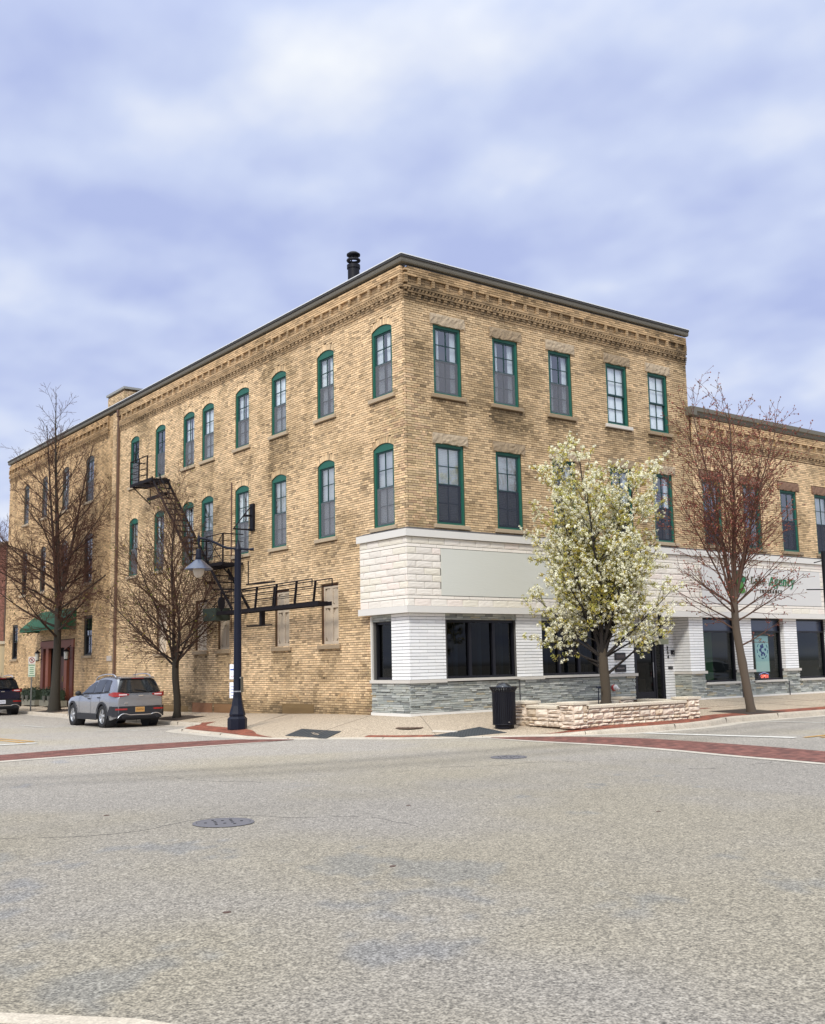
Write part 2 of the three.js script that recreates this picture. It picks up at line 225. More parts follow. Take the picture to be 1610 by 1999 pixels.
function roadSheet(outlineA, outlineB, lift, n = 24) { // ribbon between two polylines on the road
  const res = (pl, t) => { const seg = []; let T = 0; for (let i = 1; i < pl.length; i++) { const l = Math.hypot(pl[i][0] - pl[i - 1][0], pl[i][1] - pl[i - 1][1]); seg.push(l); T += l; } let s = t * T; for (let i = 0; i < seg.length; i++) { if (s <= seg[i] || i === seg.length - 1) { const k = Math.min(1, s / seg[i]); return [mix(pl[i][0], pl[i + 1][0], k), mix(pl[i][1], pl[i + 1][1], k)]; } s -= seg[i]; } };
  const smooth = pl => pl.length < 3 ? pl : new THREE.CatmullRomCurve3(pl.map(p => new THREE.Vector3(p[0], 0, p[1]))).getPoints(40).map(p => [p.x, p.z]);
  const a = smooth(outlineA), b = smooth(outlineB), pos = [], uv = [], idx = [], m = 4;
  for (let i = 0; i <= n; i++) { const p = res(a, i / n), q = res(b, i / n); for (let k = 0; k <= m; k++) { const x = mix(p[0], q[0], k / m), z = mix(p[1], q[1], k / m); pos.push(x, roadH(x, z) + lift, z); uv.push(x, z); } }
  for (let i = 0; i < n; i++) for (let k = 0; k < m; k++) { const s = i * (m + 1) + k; idx.push(s, s + 1, s + m + 1, s + 1, s + m + 2, s + m + 1); }
  const g = geoFrom(pos, idx); g.setAttribute('uv', new THREE.BufferAttribute(new Float32Array(uv), 2)); g.computeVertexNormals(); if (g.attributes.normal.getY(0) < 0) { g.setIndex(idx.reverse()); g.computeVertexNormals(); } return g;
}
structure('crosswalk_band', roadSheet([[-22, .9], [-10.75, -.15], [-8.2, -.55], [-6.75, -.5], [-5.4, -.3], [-4.55, .55], [-4.25, 1.0]], [[-22, 2.3], [-11.2, 1.4], [-8.95, 1.22], [-7.45, 1.1], [-5.95, 1.08], [-5.05, 1.1], [-4.35, 1.12]], 0.009), mBandL);
structure('crosswalk_header', roadSheet([[-22, 2.3], [-11.2, 1.4], [-8.95, 1.22], [-7.45, 1.1], [-5.95, 1.08], [-5.05, 1.1]], [[-22, 2.62], [-11.25, 1.72], [-8.95, 1.5], [-7.45, 1.36], [-5.95, 1.3], [-5.05, 1.2]], 0.007), mGut);
structure('crosswalk_band', roadSheet([[-1.0, 4.35], [-.15, 5.0], [.35, 5.7], [.85, 7.2], [.7, 9.8], [.3, 12.1], [-.6, 15]], [[-1.1, 4.5], [-1.05, 6.0], [-.88, 8.0], [-1.0, 9.5], [-1.35, 11.3], [-1.62, 13.2], [-2.2, 15.6]], 0.009), mBandL);
structure('crosswalk_header', roadSheet([[-1.1, 4.5], [-1.05, 6.0], [-.88, 8.0], [-1.0, 9.5], [-1.35, 11.3], [-1.62, 13.2], [-2.2, 15.6]], [[-1.25, 4.5], [-1.28, 6.0], [-1.13, 8.0], [-1.25, 9.5], [-1.6, 11.4], [-1.87, 13.4], [-2.5, 15.8]], 0.007), mGut);
const mWhite = M([0.74, 0.72, 0.68], 0.8, { map: tConc }), mYel = M([0.62, 0.34, 0.07], 0.8, { map: tConc });
const line2 = (name, a, b, w, m) => { const dx = b[0] - a[0], dz = b[1] - a[1], L = Math.hypot(dx, dz), nx = -dz / L * w / 2, nz = dx / L * w / 2; structure(name, roadSheet([[a[0] + nx, a[1] + nz], [b[0] + nx, b[1] + nz]], [[a[0] - nx, a[1] - nz], [b[0] - nx, b[1] - nz]], 0.011, 12), m); };
line2('stop_line', [2.2, 6.25], [2.92, 9.75], 0.3, mWhite);
line2('centre_line', [3.1, 9.85], [16, 9.5], 0.12, mYel); line2('centre_line', [3.3, 10.12], [16, 9.77], 0.12, mYel);
line2('parking_mark', [7.6, 5.75], [7.9, 7.4], 0.12, mWhite); line2('parking_mark', [7.9, 7.35], [10.2, 7.25], 0.1, mWhite); line2('parking_mark', [13.4, 5.75], [13.4, 7.5], 0.12, mWhite);
line2('centre_line', [-8.78, -40], [-8.82, -3.9], 0.12, mYel); line2('centre_line', [-9.1, -40], [-9.12, -3.6], 0.12, mYel);
line2('stop_line', [-16, -4.2], [-8.95, -3.25], 0.35, mWhite);
line2('parking_mark', [-5.55, -15.5], [-5.5, -13.2], 0.1, mWhite); line2('parking_mark', [-5.3, -8.9], [-4.6, -6.9], 0.1, mWhite); line2('parking_mark', [-4.95, -7.0], [-3.0, -7.3], 0.1, mWhite);
// near kerb and pavement at the photographer's feet
{
  const pos = [], g = sweep([[0, -.36], [0, -.215], [.02, -.2], [.16, -.2], [.16, -.36]].map(([n, h]) => [n, h]), [[-30, 2], [-22, 11], [-17.5, 16.1], [-15.95, 17.92], [-15.5, 18.42], [-14.85, 19.6], [-14.6, 22], [-14.5, 45]]);
  structure('kerb', g, mKerb);
  const sh = new THREE.Shape([[-30.15, 2.1], [-22.13, 11.1], [-17.63, 16.2], [-16.08, 18.02], [-15.63, 18.51], [-15.0, 19.65], [-14.76, 22], [-14.66, 45], [-60, 45], [-60, 2]].map(p => new THREE.Vector2(p[0], -p[1]))); const s = new THREE.ShapeGeometry(sh); s.rotateX(-Math.PI / 2); s.translate(0, -.203, 0); structure('pavement', boxUV(s), mPave);
}
// iron covers
function manhole(x, z, r, h, label, rust) {
  const t = thing('manhole_cover', label, 'manhole cover', 'round iron covers set in the ground', [x, h, z], x);
  const mi = M(rust ? [0.14, 0.085, 0.055] : [0.13, 0.125, 0.14], 0.65, { metalness: 0.2 });
  part(t, 'rim', new THREE.LatheGeometry([[r * .9, 0], [r * .9, .008], [r * 1.0, .008], [r * 1.03, 0]].map(p => new THREE.Vector2(...p)), 40), mi);
  part(t, 'lid', new THREE.CylinderGeometry(r * .88, r * .88, .012, 40), mi);
  for (let k = 0; k < 12; k++) { const q = k % 2 ? .32 : .6, a = k * Math.PI / 6; part(t, 'hole', new THREE.CylinderGeometry(.018, .018, .004, 8).translate(Math.cos(a) * r * q, .0085, Math.sin(a) * r * q), mDark); }
}
const mDark = M([0.012, 0.012, 0.014], 0.7);
manhole(-11.87, 12.2, .335, -0.338, 'grey iron manhole cover nearest the viewer, alone in the open asphalt', false);
manhole(-4.2, 8.5, .325, -0.338, 'iron manhole cover in the asphalt near the right brick crosswalk band', false);
manhole(-1.3, 1.65, .34, paveH(-1.3, 1.65) + .006, 'rust brown manhole cover in the pavement before the stone corner', true);
{ const m = part(scene, numbered('valve_cover'), new RoundedBoxGeometry(.62, .02, .3, 2, .008), M([0.55, 0.5, 0.43], .85)); m.position.set(-1.05, paveH(-1.05, 2.75) + .004, 2.75); m.rotation.y = -.7; m.rotation.x = .05; tag(m, 'pale flat valve cover in the pavement beside the rust brown manhole', 'utility cover'); }
// tactile warning plates with rows of domes
function plate(c, label) { // corners in plan
  const t = thing('warning_plate', label, 'tactile plate', 'dark tactile warning plates at the ramps'); const V = c.map(([x, z]) => new THREE.Vector3(x, paveH(x, z) + .012, z));
  const pos = [], mP = M([0.035, 0.04, 0.045], .7); const top = V, bot = V.map(v => v.clone().setY(v.y - .02)); const q = (a, b, c2, d) => pos.push(...a.toArray(), ...b.toArray(), ...c2.toArray(), ...a.toArray(), ...c2.toArray(), ...d.toArray());
  q(top[3], top[2], top[1], top[0]); for (let i = 0; i < 4; i++) { const j = (i + 1) % 4; q(top[i], top[j], bot[j], bot[i]); }
  const g = geoFrom(pos); g.computeVertexNormals(); part(t, 'slab', g, mP);
  const n = [], dome = new THREE.CylinderGeometry(.012, .02, .008, 6); for (let a = 1; a < 16; a++) for (let b = 1; b < 11; b++) { const p = V[0].clone().lerp(V[1], a / 16), r = V[3].clone().lerp(V[2], a / 16), s = p.lerp(r, b / 11); n.push(dome.clone().translate(s.x, s.y + .003, s.z)); }
  const dm = part(t, 'dome', mg(n), mP); dm.userData.kind = 'stuff';
}
plate([[-3.98, .12], [-3.0, -.72], [-2.75, .75], [-3.62, 1.4]].map(p => p), 'dark tactile warning plate in the pavement right of the lamp post');
plate([[-1.78, 3.1], [.05, 2.75], [-.12, 3.95], [-1.3, 3.72]], 'dark tactile warning plate in the pavement in front of the black litter bin');
// joints in the pavement
{ const mj = M([0.2, 0.165, 0.13], .95); const pv = scene.getObjectByName('pavement');
  const J = (a, b) => { const g = [], n = 8; for (let i = 0; i < n; i++) { const p = k => { const x = mix(a[0], b[0], k / n), z = mix(a[1], b[1], k / n); return [x, paveH(x, z) + .002, z]; }; g.push(flatBar(p(i), p(i + 1), .014, .006)); } part(pv, 'joint', mg(g), mj); };
  J([-3.6, .7], [-.1, -1.7]); J([-4.2, -2.2], [0, -6.4]); J([-2.2, -9], [0, -9.1]); J([-2.2, -12.5], [0, -12.6]); J([-2.2, -16], [0, -16.1]); J([-2.2, -20], [0, -20]); J([.3, 0], [-1.6, 3.1]); J([9.9, 0], [9.9, 5]); J([12.5, 0], [12.5, 5]); J([15, 0], [15, 5]); J([6, 2.4], [20, 2.4]); }
// ---------------------------------------------------------------- laid pieces: bricks, blocks, tiles, ledge stones
function pieceGeo(seed, rough, nx = 1, ny = 1) { // unit block with an uneven front face (+z)
  const r = rng(seed); if (!rough) { const g = new THREE.BoxGeometry(1, 1, 1).toNonIndexed(); return g; }
  const g = new THREE.BoxGeometry(1, 1, 1, nx, ny, 1), p = g.attributes.position, seen = {};
  for (let i = 0; i < p.count; i++) if (p.getZ(i) > .4) { const k = p.getX(i).toFixed(2) + p.getY(i).toFixed(2), edge = Math.abs(p.getX(i)) > .49 || Math.abs(p.getY(i)) > .49; seen[k] ??= edge ? -rough * (.5 + .5 * r()) : rough * (r() - .2); p.setZ(i, .5 + seen[k]); }
  const n = g.toNonIndexed(); n.computeVertexNormals(); return n;
}
const G_PLAIN = [pieceGeo(1, 0)], G_BRICK = [pieceGeo(3, .12, 2, 1), pieceGeo(4, .12, 2, 1), pieceGeo(5, .14, 1, 1)], G_BLOCK = [11, 12, 13, 14, 15, 16].map(s => pieceGeo(s, .13, 6, 4)), G_LEDGE = [21, 22, 23, 24].map(s => pieceGeo(s, .3, 3, 1)), G_STONE = [31, 32, 33, 34, 35].map(s => pieceGeo(s, .42, 4, 3));
const tmpQ = new THREE.Quaternion(), Zax = new THREE.Vector3(0, 0, 1);
function pieceMatrix(p) { const m = new THREE.Matrix4().compose(new THREE.Vector3(p.u, p.h, p.n), p.q || tmpQ.setFromAxisAngle(Zax, p.rz || 0), new THREE.Vector3(p.w, p.t, p.d)); return m.premultiply(p.F); }
// tones are linear colours; the nearest `cap` pieces are meshes, the rest one instanced part
const palCache = {};
function toneMat(base, c, key) { const qq = key[0] === 'b' && key.length < 3 ? 20 : 200, q = c.map(v => Math.round(v * qq) / qq), k = key + q.join(); return palCache[k] ||= M([base[0] * q[0], base[1] * q[1], base[2] * q[2]], .9); }
function addPieces(parent, name, list, cap, geos, base, key, kindName) {
  const c = new THREE.Vector3(); for (const p of list) { p.m = pieceMatrix(p); c.setFromMatrixPosition(p.m); p.dist = c.distanceTo(CAM) - (p.w * p.t) * 30; }
  list.sort((a, b) => a.dist - b.dist); let i = 0;
  for (; i < Math.min(cap, list.length); i++) { const p = list[i], m = part(parent, name, geos[i % geos.length], toneMat(base, p.tone, key)); m.applyMatrix4(p.m); }
  if (i < list.length) { const rest = list.length - i, im = new THREE.InstancedMesh(geos[0], M(base, .9), rest); for (let k = 0; k < rest; k++) { const p = list[i + k]; im.setMatrixAt(k, p.m); im.setColorAt(k, new THREE.Color().setRGB(...p.tone)); } im.name = name; im.castShadow = im.receiveShadow = true; im.userData.kind = 'stuff'; parent.add(im); }
}
const COURSE = 0.0702;
// lay running-bond brick in a face rectangle; holes: {u0,u1,h0,h1, arc?:{cu,ch,R}}
function layBrick(out, F, u0, u1, h0, h1, n, holes, toneFn, r, o = {}) {
  const c0 = Math.round(h0 / COURSE), c1 = Math.round(h1 / COURSE);
  for (let c = c0; c < c1; c++) {
    const hb = c * COURSE, hm = hb + COURSE / 2; let a = u0, b = u1; const odd = ((c % 2) + 2) % 2;
    if (o.corner === 'R') a = u0 + (odd ? .056 : -.011); if (o.corner === 'L') b = u1 - (odd ? -.011 : .056);
    let free = [[a, b]];
    for (const q of holes) { let x0, x1; if (q.arc) { const dy = hm - q.arc.ch; if (hm < q.h0 || hm > q.h1) continue; if (hm > q.hs) { const s = q.arc.R * q.arc.R - dy * dy; if (s <= 0) continue; const w = Math.sqrt(s); x0 = Math.max(q.u0 - .03, q.arc.cu - w); x1 = Math.min(q.u1 + .03, q.arc.cu + w); } else { x0 = q.u0; x1 = q.u1; } } else { if (hm < q.h0 || hm > q.h1) continue; x0 = q.u0; x1 = q.u1; }
      const nf = []; for (const [p, s] of free) { if (x1 <= p || x0 >= s) nf.push([p, s]); else { if (x0 - p > .02) nf.push([p, x0]); if (s - x1 > .02) nf.push([x1, s]); } } free = nf; }
    const header = !o.noHeader && ((c % 7) + 7) % 7 === 0, BL = header ? .108 : .215, ph = header ? .05 : odd * .1075;
    for (const [p, s] of free) {
      const cuts = [p]; for (let k = Math.ceil((p - ph) / BL); k * BL + ph < s; k++) { const x = k * BL + ph; if (x - p > .055 && s - x > .055) cuts.push(x); } cuts.push(s);
      for (let ci = 0; ci < cuts.length - 1; ci++) { let x0 = cuts[ci], x1 = cuts[ci + 1]; if (ci === 0 && o.corner === 'R') x0 -= .006; if (ci === cuts.length - 2 && o.corner === 'L') x1 += .006; const w = x1 - x0 - .017; if (w < .008) continue;
        const u = (x0 + x1) / 2; out.push({ F, u, h: hm + (r() - .5) * .004, n: n - .018 + (r() - .5) * .009, w, t: .0545 + (r() - .5) * .005, d: .06, rz: (r() - .5) * .012, tone: toneFn(u, hm, r) }); }
    }
  }
}
// cream city brick: pale to dark buff, sooty patches, odd dark or pink bricks
const BRICK = [0.715, 0.525, 0.32];
function brickTone(seed, base = 1, dirtFn) {
  return (u, h, r) => {
    let t = .80 + .36 * r(); const q = r(); if (q < .07) t *= .6; else if (q < .18) t *= .78; else if (q > .88) t *= 1.14;
    const soot = sstep(.02, .42, fbm(u * .35 + seed, h * .5, seed, 4)) * .40 + sstep(.08, .4, fbm(u * 2.0, h * .22, seed + 3, 3)) * .22 + sstep(.12, .4, fbm(u * 1.3 + seed, h * 1.1, 4.2, 3)) * .26 + (dirtFn ? dirtFn(u, h) : 0);
    const s = Math.max(.28, 1 - soot * (.65 + .5 * r())); t *= s * base; const w = .5 * r();
    return [t * (1 + .03 * w), t * (1 - .05 * (1 - s) - .03 * w), t * mix(1, .82, Math.min(1, (1 - s) * 1.5) * .8) * (1 - .1 * w)];
  };
}
const mMortar = M([0.13, 0.085, 0.045], 0.95);
function wallShape(u0, u1, h0, h1, holes) { const s = new THREE.Shape([[u0, h0], [u1, h0], [u1, h1], [u0, h1]].map(p => new THREE.Vector2(...p))); for (const q of holes) { const p = new THREE.Path(); p.moveTo(q.u0, q.h0); p.lineTo(q.u1, q.h0); if (q.rise) { p.lineTo(q.u1, q.h1 - q.rise); const w = (q.u1 - q.u0) / 2, R = (w * w + q.rise * q.rise) / (2 * q.rise), cu = (q.u0 + q.u1) / 2, ch = q.h1 - R, a0 = Math.asin(w / R); for (let k = 1; k < 10; k++) { const a = a0 - 2 * a0 * k / 10; p.lineTo(cu + Math.sin(a) * R, ch + Math.cos(a) * R); } p.lineTo(q.u0, q.h1 - q.rise); } else { p.lineTo(q.u1, q.h1); p.lineTo(q.u0, q.h1); } p.closePath(); s.holes.push(p); } return s; }
function wallCore(u0, u1, h0, h1, holes, depth = .3) { const g = new THREE.ExtrudeGeometry(wallShape(u0, u1, h0, h1, holes), { depth, bevelEnabled: false }); g.translate(0, 0, -depth); return g; }
const arcOf = q => { const w = (q.u1 - q.u0) / 2, R = (w * w + q.rise * q.rise) / (2 * q.rise); return { cu: (q.u0 + q.u1) / 2, ch: q.h1 - R, R, a0: Math.asin(w / R) }; };

// ---------------------------------------------------------------- windows
const mGreen = M([0.010, 0.102, 0.070], 0.5), mTeal = M([0.007, 0.042, 0.042], 0.45), mBlack = M([0.007, 0.007, 0.011], 0.55, { specularIntensity: .5 }), mRoom = M([0.022, 0.022, 0.026], 0.9);
const mOldFrame = M([0.05, 0.055, 0.045], 0.5);
const mGlass = new THREE.MeshPhysicalMaterial({ color: new THREE.Color().setRGB(.92, .97, .98), roughness: 0.0, transmission: 1, thickness: 0, ior: 2.8 });
const mGlassDark = new THREE.MeshPhysicalMaterial({ color: new THREE.Color().setRGB(.22, .26, .25), roughness: 0.0, transmission: 1, thickness: 0, ior: 1.33 });
const mBlind = M([0.86, 0.88, 0.90], 0.7), mCurt = M([0.86, 0.89, 0.92], 0.9, { transmission: .25, thickness: 0 }), mCurtD = M([0.30, 0.30, 0.33], .9);
const mScreen = M([0.17, 0.175, 0.20], 0.9, { transparent: true, opacity: 0.55 });
const mScreenD = M([0.03, 0.035, 0.055], 0.9, { transparent: true, opacity: 0.72 });
const mStoneSill = M([0.43, 0.34, 0.235], .9, { bumpMap: tRough, bumpScale: .01 }), mStoneDark = M([0.315, 0.235, 0.15], .92, { bumpMap: tRough, bumpScale: .012 });
const wgeo = {};
function ringGeo(w, h, s, b, d) { return mg([bx(s, h, d, -w / 2 + s / 2, h / 2, 0), bx(s, h, d, w / 2 - s / 2, h / 2, 0), bx(w - 2 * s, b, d, 0, b / 2, 0), bx(w - 2 * s, s, d, 0, h - s / 2, 0)]); }
function slats(w, h, pitch = .05) { const g = []; for (let y = .02; y < h; y += pitch) g.push(bx(w, .004, .048, 0, y, 0, 0, -1.0)); return mg(g); }
function curtainGeo(w, h, seed) { const n = 14, pos = [], idx = [], r = rng(seed); for (let i = 0; i <= n; i++) { const x = -w / 2 + w * i / n, z = .025 * Math.sin(i * 2.4 + r() * .6); pos.push(x, 0, z, x, h, z * .8); } for (let i = 0; i < n; i++) { const a = i * 2; idx.push(a, a + 2, a + 1, a + 1, a + 2, a + 3); } const g = geoFrom(pos, idx); g.computeVertexNormals(); return g; }
// w,h opening (to the spring line); rise of the arch; dress: what hangs inside
function makeWindow(parent, F, u, h0, w, h, o = {}) {
  const t = new THREE.Group(); t.name = 'window'; parent.add(t); t.position.set(u, h0, 0); t.applyMatrix4(F);
  const rise = o.rise || 0, key = [w, h, rise].map(v => v.toFixed(2)).join(), fm = o.frame || mGreen, sm = o.sash || mTeal, fw = .075;
  const G = wgeo[key] ||= (() => {
    const iw = w - 2 * fw, ih = h - .09 - .06, sh = ih / 2 + .02;
    const frame = mg([bx(fw, h, .11, -w / 2 + fw / 2, h / 2, -.075), bx(fw, h, .11, w / 2 - fw / 2, h / 2, -.075), bx(iw, .09, .11, 0, h - .045, -.075), bx(iw, .06, .13, 0, .03, -.07), bx(.02, h - .1, .03, -w / 2 + fw + .01, h / 2, -.05), bx(.02, h - .1, .03, w / 2 - fw - .01, h / 2, -.05)]);
    const sash = (d) => mg([ringGeo(iw - .04, sh, .05, d, .035), bx(.022, sh - .1, .03, 0, sh / 2, 0), bx(iw - .14, .022, .03, 0, sh / 2 + (d - .05) / 2, 0)]);
    let arch; if (rise) { const q = { u0: -w / 2, u1: w / 2, h1: h + rise, rise }, A = arcOf(q), s = new THREE.Shape(); s.moveTo(-w / 2, h); s.lineTo(w / 2, h); for (let k = 0; k <= 12; k++) { const a = A.a0 - 2 * A.a0 * k / 12; s.lineTo(A.cu + Math.sin(a) * A.R, A.ch + Math.cos(a) * A.R); } arch = new THREE.ExtrudeGeometry(s, { depth: .1, bevelEnabled: false }); arch.translate(0, 0, -.125); }
    return { iw, ih, sh, frame, upper: sash(.05), lower: sash(.075), pane: new THREE.PlaneGeometry((iw - .04) / 2 - .05 + .008, sh / 2 - .05 + .005), arch, screen: new THREE.PlaneGeometry(iw - .03, sh - .02) };
  })();
  part(t, 'frame', G.frame, fm); if (rise) part(t, 'arch_panel', G.arch, fm);
  const up = part(t, 'upper_sash', G.upper, sm); up.position.set(0, .06 + G.ih - G.sh, -.068); const lo = part(t, 'lower_sash', G.lower, sm); lo.position.set(0, .06, -.105);
  const gm = o.glass || mGlass; for (const [yy, zz] of [[.06 + G.ih - G.sh, -.071], [.06, -.108]]) for (const [a, b] of [[-1, .27], [1, .27], [-1, .73], [1, .73]]) { const p = part(t, 'pane', G.pane, gm); p.position.set(a * (G.iw - .04) / 4 * .93, yy + G.sh * b, zz); }
  if (o.screen !== false) { const s = part(t, 'screen', G.screen, o.darkScreen ? mScreenD : mScreen); s.position.set(0, .06 + G.sh / 2, -.05); }
  const d = o.dress || 'none', iw = G.iw;
  if (d.includes('blind')) { const f = d === 'halfblind' ? .5 : 1, b = part(t, 'blind', wgeo['b' + key + f] ||= slats(iw - .06, G.ih * f - .04), mBlind); b.position.set(0, .08 + G.ih * (1 - f), -.15); }
  if (d.includes('curtain')) for (const sgn of [-1, 1]) { const cw = iw * (d === 'curtainwide' ? .42 : .26), c = part(t, 'curtain', wgeo['c' + key + cw] ||= curtainGeo(cw, G.ih, 3), mCurt); c.position.set(sgn * (iw / 2 - cw / 2), .06, -.155); }
  if (d === 'shade') { const c = part(t, 'shade', wgeo['s' + key] ||= bx(iw, G.ih * .98, .01, 0, G.ih / 2, 0), mBlind); c.position.set(0, .06, -.14); }
  if (d === 'darkcurtain') { const c = part(t, 'curtain', wgeo['d' + key] ||= curtainGeo(iw * .9, G.ih, 5), mCurtD); c.position.set(0, .06, -.3); }
  return t;
}
function lintelGeo(w, h, seed) { // rough brownstone block, ragged lower edge
  const r = rng(seed), g = new THREE.BoxGeometry(w, h, .16, 16, 4, 1), p = g.attributes.position, c = {}; for (let i = 0; i < p.count; i++) { if (p.getZ(i) < 0) continue; const k = p.getX(i).toFixed(3) + p.getY(i).toFixed(3), mid = Math.abs(p.getY(i)) < h * .3; c[k] ??= [(mid ? .03 : .012) * r(), p.getY(i) < -h * .4 ? (r() - .55) * .05 : 0]; p.setZ(i, .05 + c[k][0]); p.setY(i, p.getY(i) + c[k][1]); } const n = g.toNonIndexed(); n.computeVertexNormals(); return boxUV(n, .6);
}
function addSill(parent, F, u, h, w, m = mStoneSill, hh = .115) { const g = new RoundedBoxGeometry(w, hh, .2, 2, .012); const s = part(parent, 'sill', boxUV(g, .6), m); s.position.set(u, h - hh / 2, -.03 + .02); s.applyMatrix4(F); return s; }
function voussoirs(out, F, q, toneFn, r, thick = .2) { const A = arcOf(q), n = Math.max(9, Math.round(2 * A.a0 * (A.R + thick / 2) / .072)); for (let k = 0; k < n; k++) { const a = A.a0 - 2 * A.a0 * (k + .5) / n + 0, R = A.R + thick / 2; out.push({ F, u: A.cu + Math.sin(a) * R, h: A.ch + Math.cos(a) * R, n: -.02 + (r() - .5) * .006, w: .058, t: thick - .01, d: .062, rz: -a, tone: toneFn(A.cu, q.h1 + .1, r) }); } }

// ---------------------------------------------------------------- the corner building
const WL3 = [[.57, 1.58], [3.63, 4.61], [6.53, 7.5], [9.07, 10.08], [11.77, 12.74], [13.4, 14.38], [16.04, 17.0], [18.65, 19.56]];
const WR = [[1.05, 2.09], [3.34, 4.37], [5.69, 6.70], [8.33, 9.35], [10.42, 11.42]];
const SHUT = [[3.50, 4.45], [6.37, 7.28], [10.46, 11.32], [12.22, 13.13], [15.7, 16.6]];
const RISE = .135;
const building = thing('brick_building', 'three storey cream brick corner building with green windows and a white stone shopfront base', 'building');
const rB = rng(77);
const holesL = [], holesR = [];
for (const [a, b] of WL3) { holesL.push({ u0: -b, u1: -a, h0: 9.06, h1: 11.07 + RISE, rise: RISE }); holesL.push({ u0: -b, u1: -a, h0: 5.26, h1: 7.55 + RISE, rise: RISE }); }
for (const [a, b] of SHUT) holesL.push({ u0: -b, u1: -a, h0: 2.01, h1: 3.84 });
for (const [a, b] of WR) { holesR.push({ u0: a, u1: b, h0: 9.07, h1: 11.15 }); holesR.push({ u0: a, u1: b, h0: 5.29, h1: 7.63 }); }
holesL.push({ u0: -1.68, u1: -.76, h0: .94, h1: 2.6 });
const LEND = -21.4, REND = 12.52;
// mortar cores (the masonry behind the bricks)
const wallL = part(building, 'wall', onFace(FL, wallCore(LEND, -.003, -.6, 12.68, holesL)), mMortar, 'side street brick wall');
const wallR = part(building, 'wall', onFace(FR, wallCore(0, REND, 2.9, 12.68, holesR)), mMortar, 'main street brick wall');
const under = (u, h, list, hs, k = .45) => { let d = 0; for (const [a, b] of list) { const c = (a + b) / 2; if (h < hs && h > hs - 1.3 && Math.abs(u - c) < (b - a) / 2 + .15) d = Math.max(d, k * (1 - (hs - h) / 1.3) * (.5 + .9 * Math.max(0, .3 + fbm(u * 3, h * 2, 1, 2)))); } return d; };
const dirtR = (u, h) => .10 + sstep(11.2, 12.2, h) * .16 + under(u, h, WR, 8.95, .55) + .25 * sstep(.5, .0, Math.abs(u - .55)) * sstep(8.2, 9.2, h) * sstep(10.6, 9.6, h) + .22 * sstep(11.6, 12.3, u);
const dirtL = (U, h) => { const s = -U; return sstep(11.4, 12.3, h) * .12 + under(s, h, WL3, 8.95, .25) + under(s, h, SHUT, 1.93, .6) + .34 * sstep(1.5, .2, Math.hypot((s - 6.6 - (8.8 - h) * .5) * .8, (h - 8.3) * .7)) + .55 * sstep(.95, .1, h + .15 + .35 * fbm(s * .9, 2, 2, 3)) + (s > 17 ? .08 : 0) + .2 * sstep(.35, 0, Math.abs(s - 20.9)); };
const toneL = brickTone(3.3, 1.0, dirtL), toneR = brickTone(9.1, .93, dirtR);
const ringOut = q => { if (!q.rise) return q; const A = arcOf(q); return { u0: q.u0, u1: q.u1, h0: q.h0, h1: q.h1 + .21, hs: q.h1 - q.rise, arc: { cu: A.cu, ch: A.ch, R: A.R + .205 } }; };
const bricksL = [], bricksR = [];
const solidL = holesL.map(ringOut), sillHole = (list, h, hh, F) => list.map(([a, b]) => F === 'L' ? { u0: -b - .13, u1: -a + .13, h0: h - hh, h1: h } : { u0: a - .13, u1: b + .13, h0: h - hh, h1: h });
solidL.push(...sillHole(WL3, 9.06, .115, 'L'), ...sillHole(WL3, 5.26, .115, 'L'), ...sillHole(SHUT, 2.0, .12, 'L'));
const stoneBase = []; // old stone blocks at the foot of the side wall
{ const r = rng(5); for (let s = 2.6; s < 21;) { const w = .8 + r() * 1.8; if (r() < .75) { stoneBase.push({ s0: s, s1: s + w, h: paveH(-.4, -s) + .2 + r() * .2 }); } s += w + .1 + r() * .8; } }
for (const q of stoneBase) solidL.push({ u0: -q.s1, u1: -q.s0, h0: -1, h1: q.h });
const archBase = [[6.24, .95, .5], [3.2, .95, .5], [11.4, 1.0, .42]]; // bricked-up cellar openings
for (const [s, w, h] of []) solidL.push({ u0: -s - w / 2, u1: -s + w / 2, h0: h - .16, h1: h + .16, hs: h - .3, arc: (() => { const A = arcOf({ u0: -s - w / 2, u1: -s + w / 2, h1: h, rise: .2 }); return { cu: A.cu, ch: A.ch, R: A.R + .1 }; })() });
solidL.push({ u0: -1.78, u1: .1, h0: -1, h1: 2.8 }, { u0: -2.1, u1: .1, h0: 2.78, h1: 5.05 });
layBrick(bricksL, FL, LEND + .45, 0, -.35, 11.72, 0.01, solidL, toneL, rB, { corner: 'L' });
for (const q of holesL) if (q.rise) voussoirs(bricksL, FL, q, (u, h, r) => { const t = toneL(u, h, r); return t.map(v => v * 1.04); }, rB);
for (const [s, w, h] of archBase) { const a0 = bricksL.length; voussoirs(bricksL, FL, { u0: -s - w / 2, u1: -s + w / 2, h1: h, rise: .22 }, (u, hh, r) => { const k = .5 + .25 * r(); return [k, k * .9, k * .78]; }, rB, .1); for (let i = a0; i < bricksL.length; i++) bricksL[i].n += .012; }
const solidR = [...holesR, ...sillHole(WR, 9.06, .115, 'R'), ...sillHole(WR, 5.28, .115, 'R'), ...WR.map(([a, b]) => ({ u0: a - .13, u1: b + .13, h0: 11.15, h1: 11.46 })), ...WR.map(([a, b]) => ({ u0: a - .13, u1: b + .13, h0: 7.63, h1: 7.92 }))];
layBrick(bricksR, FR, 0, REND, 5.0, 11.72, 0.01, solidR, toneR, rB, { corner: 'R' });
